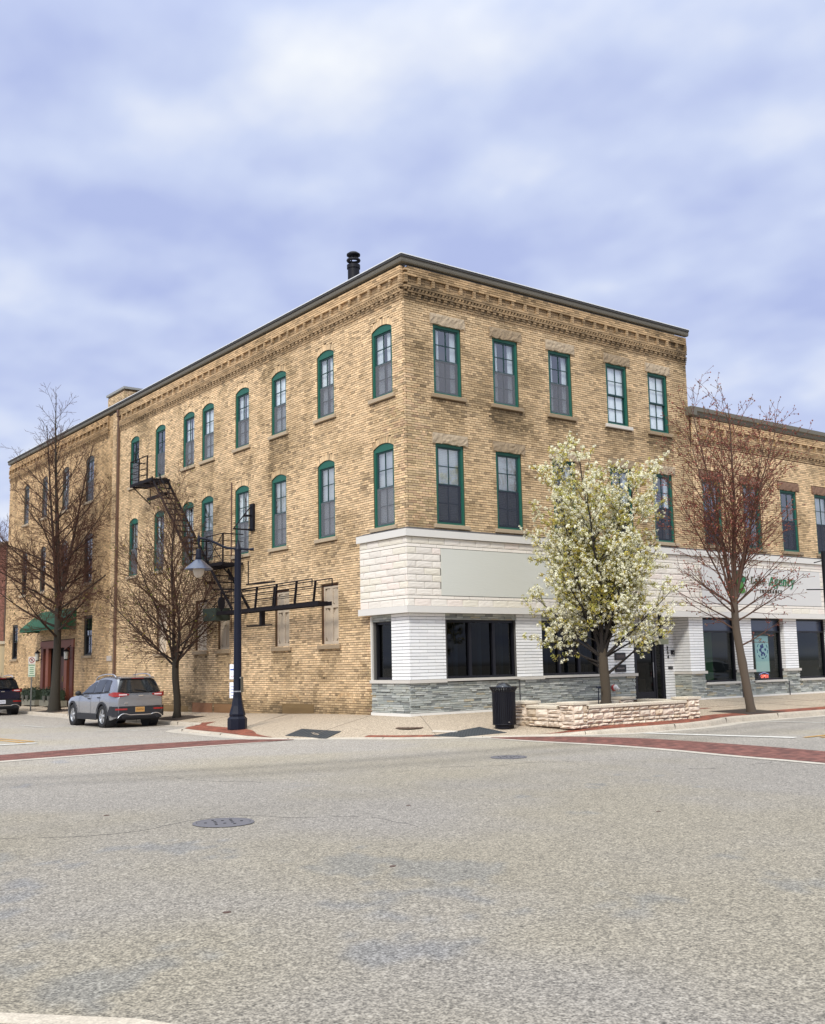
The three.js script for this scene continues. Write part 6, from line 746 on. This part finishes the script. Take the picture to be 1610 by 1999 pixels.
// grow one shoot; spec per level: {seg, wig, up, kids per metre, from, ang, len, rad, min}
function grow(T, p0, d0, L, r0, lvl, S, r, out) {
  const s = S.levels[Math.min(lvl, S.levels.length - 1)], n = Math.max(2, Math.min(16, Math.ceil(L / s.seg))), pts = [p0.clone()], rad = [r0], d = d0.clone().normalize(), p = p0.clone(); const tip = Math.max(S.tip, r0 * (s.taper ?? .25));
  for (let k = 1; k <= n; k++) { d.x += (r() - .5) * s.wig; d.z += (r() - .5) * s.wig; d.y += (r() - .5) * s.wig * .6 + s.up * (L / n); if (S.limit) S.limit(p, d, lvl); d.normalize(); p.addScaledVector(d, L / n); pts.push(p.clone()); rad.push(mix(r0, tip, Math.pow(k / n, .8))); }
  T[Math.min(lvl, T.length - 1)].push({ pts, rad, lvl });
  if (out) out(pts, rad, lvl, r);
  if (lvl >= S.levels.length - 1) return;
  const c = S.levels[lvl + 1]; const nk = Math.max(lvl ? 0 : 1, Math.round(L * c.kids * (.8 + .4 * r()))); let az = r() * 6.28;
  for (let q = 0; q < nk; q++) { const f = c.from + (1 - c.from) * Math.pow((q + r() * .9) / nk, c.pow ?? 1) * .97, x = Math.min(n - 1e-3, f * n), k = Math.floor(x), t = x - k; const P = pts[k].clone().lerp(pts[k + 1], t), dir = pts[k + 1].clone().sub(pts[k]).normalize(); az += 2.4 + (r() - .5) * .9; const ang = (c.ang + (r() - .5) * c.angv) * D2R; let cl = L * c.len * (1 - (c.fade ?? .6) * f) * (.7 + .6 * r()); if (c.lenFn) cl = c.lenFn(f, r, P); if (cl < (c.min ?? .12)) continue; const rr = Math.min(mix(rad[k], rad[k + 1], t) * c.rad, c.rmax ?? 1); const nd = dir.multiplyScalar(Math.cos(ang)).addScaledVector(perp(pts[k + 1].clone().sub(pts[k]).normalize(), az), Math.sin(ang)); grow(T, P, nd, cl, Math.max(S.tip, rr), lvl + 1, S, r, out); }
}
function buildTree(t, T, mTrunk, mBranch, mTwig, sides = [12, 7, 5, 4, 3]) { // T: shoots by level
  const trunk = new Tubes(); for (const b of T[0]) { const e = b.pts[b.pts.length - 1], f = b.pts[b.pts.length - 2], d = e.clone().sub(f).normalize(), R = b.rad[b.rad.length - 1]; if (R > .03) { for (const [q, k] of [[.12, .9], [.28, .66], [.5, .35], [.7, .05]]) { b.pts.push(e.clone().addScaledVector(d, q)); b.rad.push(R * k); } } trunk.add(b.pts, b.rad, 14); } part(t, 'trunk', trunk.geo(), mTrunk);
  for (const b of T[1]) { const g = new Tubes(); g.add(b.pts, b.rad, 8); part(t, 'branch', g.geo(), mBranch); }
  const tw = new Tubes(); for (let l = 2; l < T.length; l++) for (const b of T[l]) tw.add(b.pts, b.rad, l === 2 ? 5 : 3); const m = part(t, 'twigs', tw.geo(), mTwig); m.userData.kind = 'stuff'; m.name = 'twig'; return m;
}
function scatter(t, name, geo, mat, list, r) { const im = new THREE.InstancedMesh(geo, mat, list.length), m = new THREE.Matrix4(), q = new THREE.Quaternion(), e = new THREE.Euler(); list.forEach((o, i) => { e.set(r() * 6.28, r() * 6.28, r() * 6.28); m.compose(o.p, q.setFromEuler(e), new THREE.Vector3(o.s, o.s, o.s)); im.setMatrixAt(i, m); im.setColorAt(i, new THREE.Color().setRGB(...o.c)); }); im.name = name; im.castShadow = im.receiveShadow = true; im.userData.kind = 'stuff'; t.add(im); return im; }
function tuft(n, rad, w, h, seed, cup = 0) { const r = rng(seed), pos = []; for (let k = 0; k < n; k++) { const d = new THREE.Vector3(r() - .5, r() - .5, r() - .5).normalize(), c = d.clone().multiplyScalar(rad * (.45 + .55 * r())), u = perp(d, r() * 6.28), v = d.clone().cross(u), a = c.clone().addScaledVector(u, -w / 2), b = c.clone().addScaledVector(u, w / 2), e = c.clone().addScaledVector(v, h).addScaledVector(d, cup), f = c.clone().addScaledVector(v, -h).addScaledVector(d, cup); pos.push(...a, ...f, ...b, ...a, ...b, ...e); } const g = geoFrom(pos); g.computeVertexNormals(); return g; }
const bark = (c) => M(c, .95, {});

// tall bare tree on the left: straight leader, long ascending arched laterals, reddish fine twigs
{
  const t = thing('bare_tree', 'tallest bare reddish-twigged tree, left, growing before the green awning and rear wing', 'tree', null, null), r = rng(1207), T = [[], [], [], [], []]; const base = new THREE.Vector3(-1.62, paveH(-1.62, -23.67) - .03, -23.67);
  const S = { tip: .0055, levels: [{ seg: .8, wig: .035, up: .02, taper: .06 }, { kids: 0, seg: .45, wig: .17, up: .075, taper: .16 }, { kids: 3.8, from: .14, ang: 40, angv: 24, len: .42, fade: .55, rad: .5, seg: .3, wig: .22, up: .10, taper: .3, rmax: .026 }, { kids: 7.0, from: .1, ang: 38, angv: 26, len: .46, fade: .5, rad: .55, seg: .22, wig: .25, up: .06, taper: .5, min: .14 }, { kids: 7, from: .12, ang: 36, angv: 25, len: .42, fade: .4, rad: .7, seg: .2, wig: .25, up: .05, taper: .8, min: .12 }] };
  const H = 14.2, pts = [], rad = []; for (let k = 0; k <= 20; k++) { const f = k / 20; pts.push(base.clone().add(new THREE.Vector3(.10 * Math.sin(f * 5) - .15 * f, H * f, .08 * Math.sin(f * 4 + 1)))); rad.push(k === 0 ? .30 : mix(.225, .012, Math.pow(f, .75)) * (k === 1 ? 1.05 : 1)); } T[0].push({ pts, rad, lvl: 0 });
  let az = .4; const N = 46; for (let q = 0; q < N; q++) { const f = mix(.225, .97, Math.pow(q / N, 1.15)), h = f * H, k = Math.min(19, Math.floor(f * 20)), P = pts[k].clone().lerp(pts[k + 1], f * 20 - k); az += 2.4 + (r() - .5) * .7; const ang = mix(66, 32, sstep(.24, .95, f)) + (r() - .5) * 18; const L = mix(4.6, 1.3, sstep(.26, 1, f)) * (.75 + .4 * r()) * (f < .27 ? .85 : 1); const d = new THREE.Vector3(Math.cos(az) * Math.sin(ang * D2R), Math.cos(ang * D2R), Math.sin(az) * Math.sin(ang * D2R)); grow(T, P, d, L, Math.min(.06, mix(rad[k], rad[k + 1], .5) * .4), 1, S, r); }
  for (const [a, l] of [[2.6, 9.2], [.3, 8.4]]) { const P = pts[6].clone(); grow(T, P, new THREE.Vector3(Math.cos(a) * .16, 1, Math.sin(a) * .16), l * .92, .10, 1, { ...S, levels: [S.levels[0], { ...S.levels[1], wig: .06, up: .03 }, { ...S.levels[2], len: .2, kids: 3.4, ang: 42 }, S.levels[3], S.levels[4]] }, r); }
  buildTree(t, T, bark([.036, .031, .023]), bark([.034, .022, .017]), bark([.080, .033, .020]));
  const list = []; for (const l of [3, 4]) for (const b of T[l]) if (r() < .05 && b.pts[0].y < 4.6) list.push({ p: b.pts[b.pts.length - 1], s: .6 + .6 * r(), c: [1, 1, 1].map(v => v * (.7 + .6 * r())) }); scatter(t, 'leaf', tuft(5, .05, .05, .035, 2), M([.16, .15, .03], .8, { side: THREE.DoubleSide }), list, r);
}
// smaller bare tree beside the silver car
{
  const t = thing('bare_tree', 'smaller bare tree with low spreading branches beside the silver suv', 'tree'), r = rng(93), T = [[], [], [], [], []], base = new THREE.Vector3(-1.44, paveH(-1.44, -11.59) - .03, -11.59);
  const S = { tip: .0048, levels: [{ seg: .5, wig: .05, up: .02, taper: .7 }, { kids: 0, seg: .35, wig: .16, up: .10, taper: .16 }, { kids: 5.0, from: .14, ang: 40, angv: 26, len: .44, fade: .5, rad: .5, seg: .25, wig: .24, up: .07, taper: .3, rmax: .02 }, { kids: 6.6, from: .1, ang: 38, angv: 26, len: .46, fade: .5, rad: .55, seg: .2, wig: .25, up: .04, taper: .5, min: .12 }, { kids: 5, from: .15, ang: 35, angv: 25, len: .42, fade: .4, rad: .7, seg: .18, wig: .25, up: .03, taper: .8, min: .1 }] };
  const pts = [], rad = []; for (let k = 0; k <= 8; k++) { const f = k / 8; pts.push(base.clone().add(new THREE.Vector3(-.10 * f + .03 * Math.sin(f * 6), 1.95 * f, .1 * f))); rad.push(k === 0 ? .17 : mix(.125, .115, f)); } T[0].push({ pts, rad, lvl: 0 }); const top = pts[8];
  const dirs = [[-.12, 1, -.05, 6.0, .075], [.18, 1, .12, 5.2, .065], [-.55, 1, .25, 4.2, .055], [.55, 1, -.15, 4.2, .055], [-.8, .8, -.35, 3.7, .045], [.85, .85, .35, 3.6, .045], [.1, .9, -.75, 3.4, .045], [-.2, .85, .8, 3.4, .045], [-.95, .55, .1, 3.0, .036], [.95, .6, -.3, 2.8, .036], [.5, .7, .8, 3, .04], [-.6, .7, -.75, 3, .04], [-1, .42, .45, 2.9, .03], [1, .5, .1, 2.6, .03]];
  dirs.forEach(([x, y, z, L, rr], i) => { const P = i < 6 ? top.clone().add(new THREE.Vector3(0, -.25 * r(), 0)) : pts[6].clone().lerp(top, r()).add(new THREE.Vector3(0, i > 7 ? .35 * r() : 0, 0)); grow(T, i < 8 ? P : top.clone().add(new THREE.Vector3(0, (i - 8) * .22, .0).addScaledVector(new THREE.Vector3(-.12, 1, -.05), .0)), new THREE.Vector3(x, y, z), L, rr, 1, S, r); });
  buildTree(t, T, bark([.034, .027, .020]), bark([.032, .021, .016]), bark([.078, .036, .021]));
  const list = []; for (const l of [3, 4]) for (const b of T[l]) if (r() < .09) list.push({ p: b.pts[b.pts.length - 1], s: .45 + .5 * r(), c: [1, 1, 1].map(v => v * (.7 + .6 * r())) }); scatter(t, 'leaf', tuft(5, .045, .045, .03, 6), M([.20, .17, .03], .8, { side: THREE.DoubleSide }), list, r);
}
// blossoming pear in the planter
{
  const t = thing('blossoming_tree', 'white blossoming pear tree with yellow-green new leaves growing in the stone planter', 'tree'), r = rng(4242), T = [[], [], [], [], []], base = new THREE.Vector3(3.66, .18, 3.68);
  const S = { tip: .005, levels: [{ seg: .4, wig: .04, up: 0, taper: .8 }, { kids: 0, seg: .3, wig: .13, up: .10, taper: .14 }, { kids: 4.2, from: .12, ang: 44, angv: 22, len: .34, fade: .45, rad: .5, seg: .22, wig: .2, up: .13, taper: .3, rmax: .026 }, { kids: 5, from: .12, ang: 42, angv: 26, len: .44, fade: .5, rad: .55, seg: .18, wig: .25, up: .08, taper: .5, min: .1 }, { kids: 4, from: .2, ang: 40, angv: 25, len: .4, fade: .4, rad: .7, seg: .15, wig: .25, up: .05, taper: .8, min: .1 }] };
  const pts = [], rad = []; for (let k = 0; k <= 8; k++) { const f = k / 8; pts.push(base.clone().add(new THREE.Vector3(-.03 * f + .02 * Math.sin(f * 5), 1.25 * f, .02 * f))); rad.push(k === 0 ? .18 : mix(.135, .12, f)); } T[0].push({ pts, rad, lvl: 0 }); const top = pts[8];
  // camera-right direction on the ground is about (+x, +z)
  const Rt = new THREE.Vector3(.795, 0, .606), Fw = new THREE.Vector3(.606, 0, -.795); const dd = (a, y, b) => Rt.clone().multiplyScalar(a).addScaledVector(Fw, b).setY(y);
  const main = [[-.05, 1, .0, 5.2, .085], [-.22, 1, .12, 5.3, .075], [.22, 1, -.08, 4.7, .07], [.40, 1, .2, 4.2, .06], [-.42, 1, -.15, 4.0, .055], [-.12, 1, -.32, 4.4, .06], [.1, 1, .36, 4.4, .06], [.62, .95, -.05, 3.2, .05], [-.68, .9, .1, 2.9, .045], [.30, .9, -.62, 3.0, .045], [-.3, .9, .6, 3.0, .045], [.62, .75, .5, 2.4, .04], [-.62, .75, -.5, 2.3, .04]];
  main.forEach(([a, y, b, L, rr], i) => grow(T, top.clone().add(new THREE.Vector3(0, i < 7 ? -.1 * r() : .15 + .5 * r(), 0)), dd(a * .8, y, b * .8), L * (i < 7 ? 1.04 : .95), rr, 1, S, r));
  const low1 = { ...S, levels: S.levels.map((l, i) => i === 1 ? { ...l, up: .02, wig: .15 } : i === 2 ? { ...l, from: .35 } : l) }; grow(T, pts[5].clone(), dd(.95, .62, -.1), 2.3, .042, 1, low1, r); grow(T, top.clone(), dd(1, .95, .1), 2.6, .04, 1, low1, r); grow(T, top.clone(), dd(-1, .75, -.1), 1.9, .036, 1, low1, r); grow(T, pts[7].clone(), dd(-1, .42, .0), 2.0, .034, 1, low1, r); grow(T, top.clone(), dd(-.95, .95, .3), 2.5, .036, 1, low1, r); grow(T, top.clone(), dd(1, .45, .35), 2.1, .034, 1, low1, r); grow(T, pts[6].clone(), dd(-.9, .7, .25), 1.8, .036, 1, low1, r); grow(T, top.clone(), dd(.6, .6, -.7), 1.9, .036, 1, low1, r);
  buildTree(t, T, bark([.075, .057, .038]), bark([.022, .017, .014]), bark([.026, .020, .014]));
  const fl = [], lf = [], c0 = base.clone().add(new THREE.Vector3(0, 3.6, 0)); for (const l of [2, 3, 4]) for (const b of T[l]) { const n = b.pts.length; for (let k = l === 2 ? Math.ceil(n * .35) : 1; k < n; k++) { const P = b.pts[k]; if (P.y < 1.35 && r() < .6) continue; const cl = noise.noise(P.x * 1.5 + 4, P.y * 1.3, P.z * 1.5); for (let e = 0; e < 4; e++) if (r() < (l === 4 ? .38 : .32) + .66 * cl) fl.push({ p: P.clone().add(new THREE.Vector3((r() - .5) * .20, (r() - .42) * .18, (r() - .5) * .20)), s: .6 + .6 * r(), c: (() => { const v = .9 + .2 * r(), w = r() * .10; return [v, v * (1 - w * .25), v * (1 - w * 1.3)]; })() }); for (let e = 0; e < 2; e++) if (r() < .46 - .15 * cl) lf.push({ p: P.clone().add(new THREE.Vector3((r() - .5) * .09, (r() - .4) * .09, (r() - .5) * .09)), s: .6 + .7 * r(), c: (() => { const v = .7 + .6 * r(), y = r(); return [v * (1 + .35 * y), v, v * (1 - .4 * y)]; })() }); } }
  console.log('pear', fl.length, lf.length);
  scatter(t, 'blossom', tuft(9, .046, .04, .024, 77, .008), M([.86, .85, .70], .8, { side: THREE.DoubleSide, transmission: .2, thickness: 0 }), fl, r); scatter(t, 'leaf', tuft(7, .06, .026, .034, 78), M([.40, .41, .085], .7, { side: THREE.DoubleSide, transmission: .3, thickness: 0 }), lf, r);
}
// red budding maple on the right
{
  const t = thing('budding_tree', 'reddish budding tree with many upright stems in front of the low brick building', 'tree'), r = rng(808), T = [[], [], [], [], []], base = new THREE.Vector3(8.86, paveH(8.86, 4.45) - .02, 4.45);
  const S = { tip: .005, levels: [{ seg: .4, wig: .04, up: 0, taper: .8 }, { kids: 0, seg: .4, wig: .09, up: .015, taper: .14 }, { kids: 4.0, from: .14, ang: 38, angv: 20, len: .38, fade: .5, rad: .45, seg: .3, wig: .16, up: .06, taper: .3, rmax: .018 }, { kids: 4.8, from: .12, ang: 38, angv: 22, len: .44, fade: .5, rad: .55, seg: .22, wig: .2, up: .08, taper: .5, min: .12 }, { kids: 2.2, from: .2, ang: 36, angv: 22, len: .4, fade: .4, rad: .7, seg: .2, wig: .2, up: .05, taper: .8, min: .1 }] };
  const Rt = new THREE.Vector3(.795, 0, .606), Fw = new THREE.Vector3(.606, 0, -.795), dd = (a, y, b) => Rt.clone().multiplyScalar(a).addScaledVector(Fw, b).setY(y); const pts = [], rad = [];
  for (let k = 0; k <= 14; k++) { const f = k / 14, off = -.30 * Math.min(1, f * 1.35); pts.push(base.clone().addScaledVector(Rt, off).add(new THREE.Vector3(0, 3.3 * f, 0))); rad.push(k === 0 ? .15 : mix(.128, .10, f) * (k === 6 ? 1.12 : 1)); } T[0].push({ pts, rad, lvl: 0 }); const top = pts[14];
  const main = [[.05, 1, .0, 5.9, .075], [-.13, 1, .1, 6.0, .07], [.19, 1, -.05, 5.6, .055], [-.26, 1, -.1, 5.4, .045], [.30, 1, .08, 5.2, .045], [.1, 1, .26, 5.2, .04], [-.08, 1, -.28, 5.2, .04], [.42, 1, -.12, 4.5, .036], [-.4, 1, .12, 4.4, .036]];
  main.forEach(([a, y, b, L, rr], i) => grow(T, pts[12].clone().lerp(top, r()).add(new THREE.Vector3(0, i > 6 ? .5 * r() : 0, 0)), dd(a, y, b), L, rr, 1, S, r));
  const side = { ...S, levels: S.levels.map((l, i) => i === 1 ? { ...l, up: .05, wig: .14 } : l) }; for (const [a, y, b, L, f] of [[-1, .55, .1, 2.0, .80], [1, .6, 0, 2.4, .82], [.9, .55, -.5, 2.1, .88], [-.9, .7, -.4, 2.0, .92], [-1, .75, .3, 1.9, 1], [1, .75, .3, 2.2, 1], [.5, .6, .8, 2, .95], [-.4, .6, -.9, 1.9, .9], [1, .45, .2, 1.5, .62], [-1, .6, 0, 1.7, .74], [.7, .7, -.7, 1.8, 1], [-.7, .7, .7, 1.8, 1]]) grow(T, pts[Math.min(13, Math.floor(f * 14))].clone(), dd(a, y, b), L * 1.05, .03, 1, side, r);
  buildTree(t, T, bark([.10, .075, .055]), bark([.09, .05, .035]), bark([.115, .045, .03]));
  const bd = []; for (const l of [2, 3, 4]) for (const b of T[l]) for (let k = Math.ceil(b.pts.length * .3); k < b.pts.length; k++) if (r() < .8) bd.push({ p: b.pts[k].clone().add(new THREE.Vector3((r() - .5) * .02, (r() - .5) * .02, (r() - .5) * .02)), s: .55 + .6 * r(), c: (() => { const v = .7 + .6 * r(), y = r() < .2 ? .6 : 0; return [v, v * (1 + 2 * y), v]; })() });
  console.log('maple', bd.length); scatter(t, 'bud', tuft(6, .024, .028, .022, 55), M([.30, .085, .06], .7, { side: THREE.DoubleSide }), bd, r);
}
renderer.render(scene, camera);
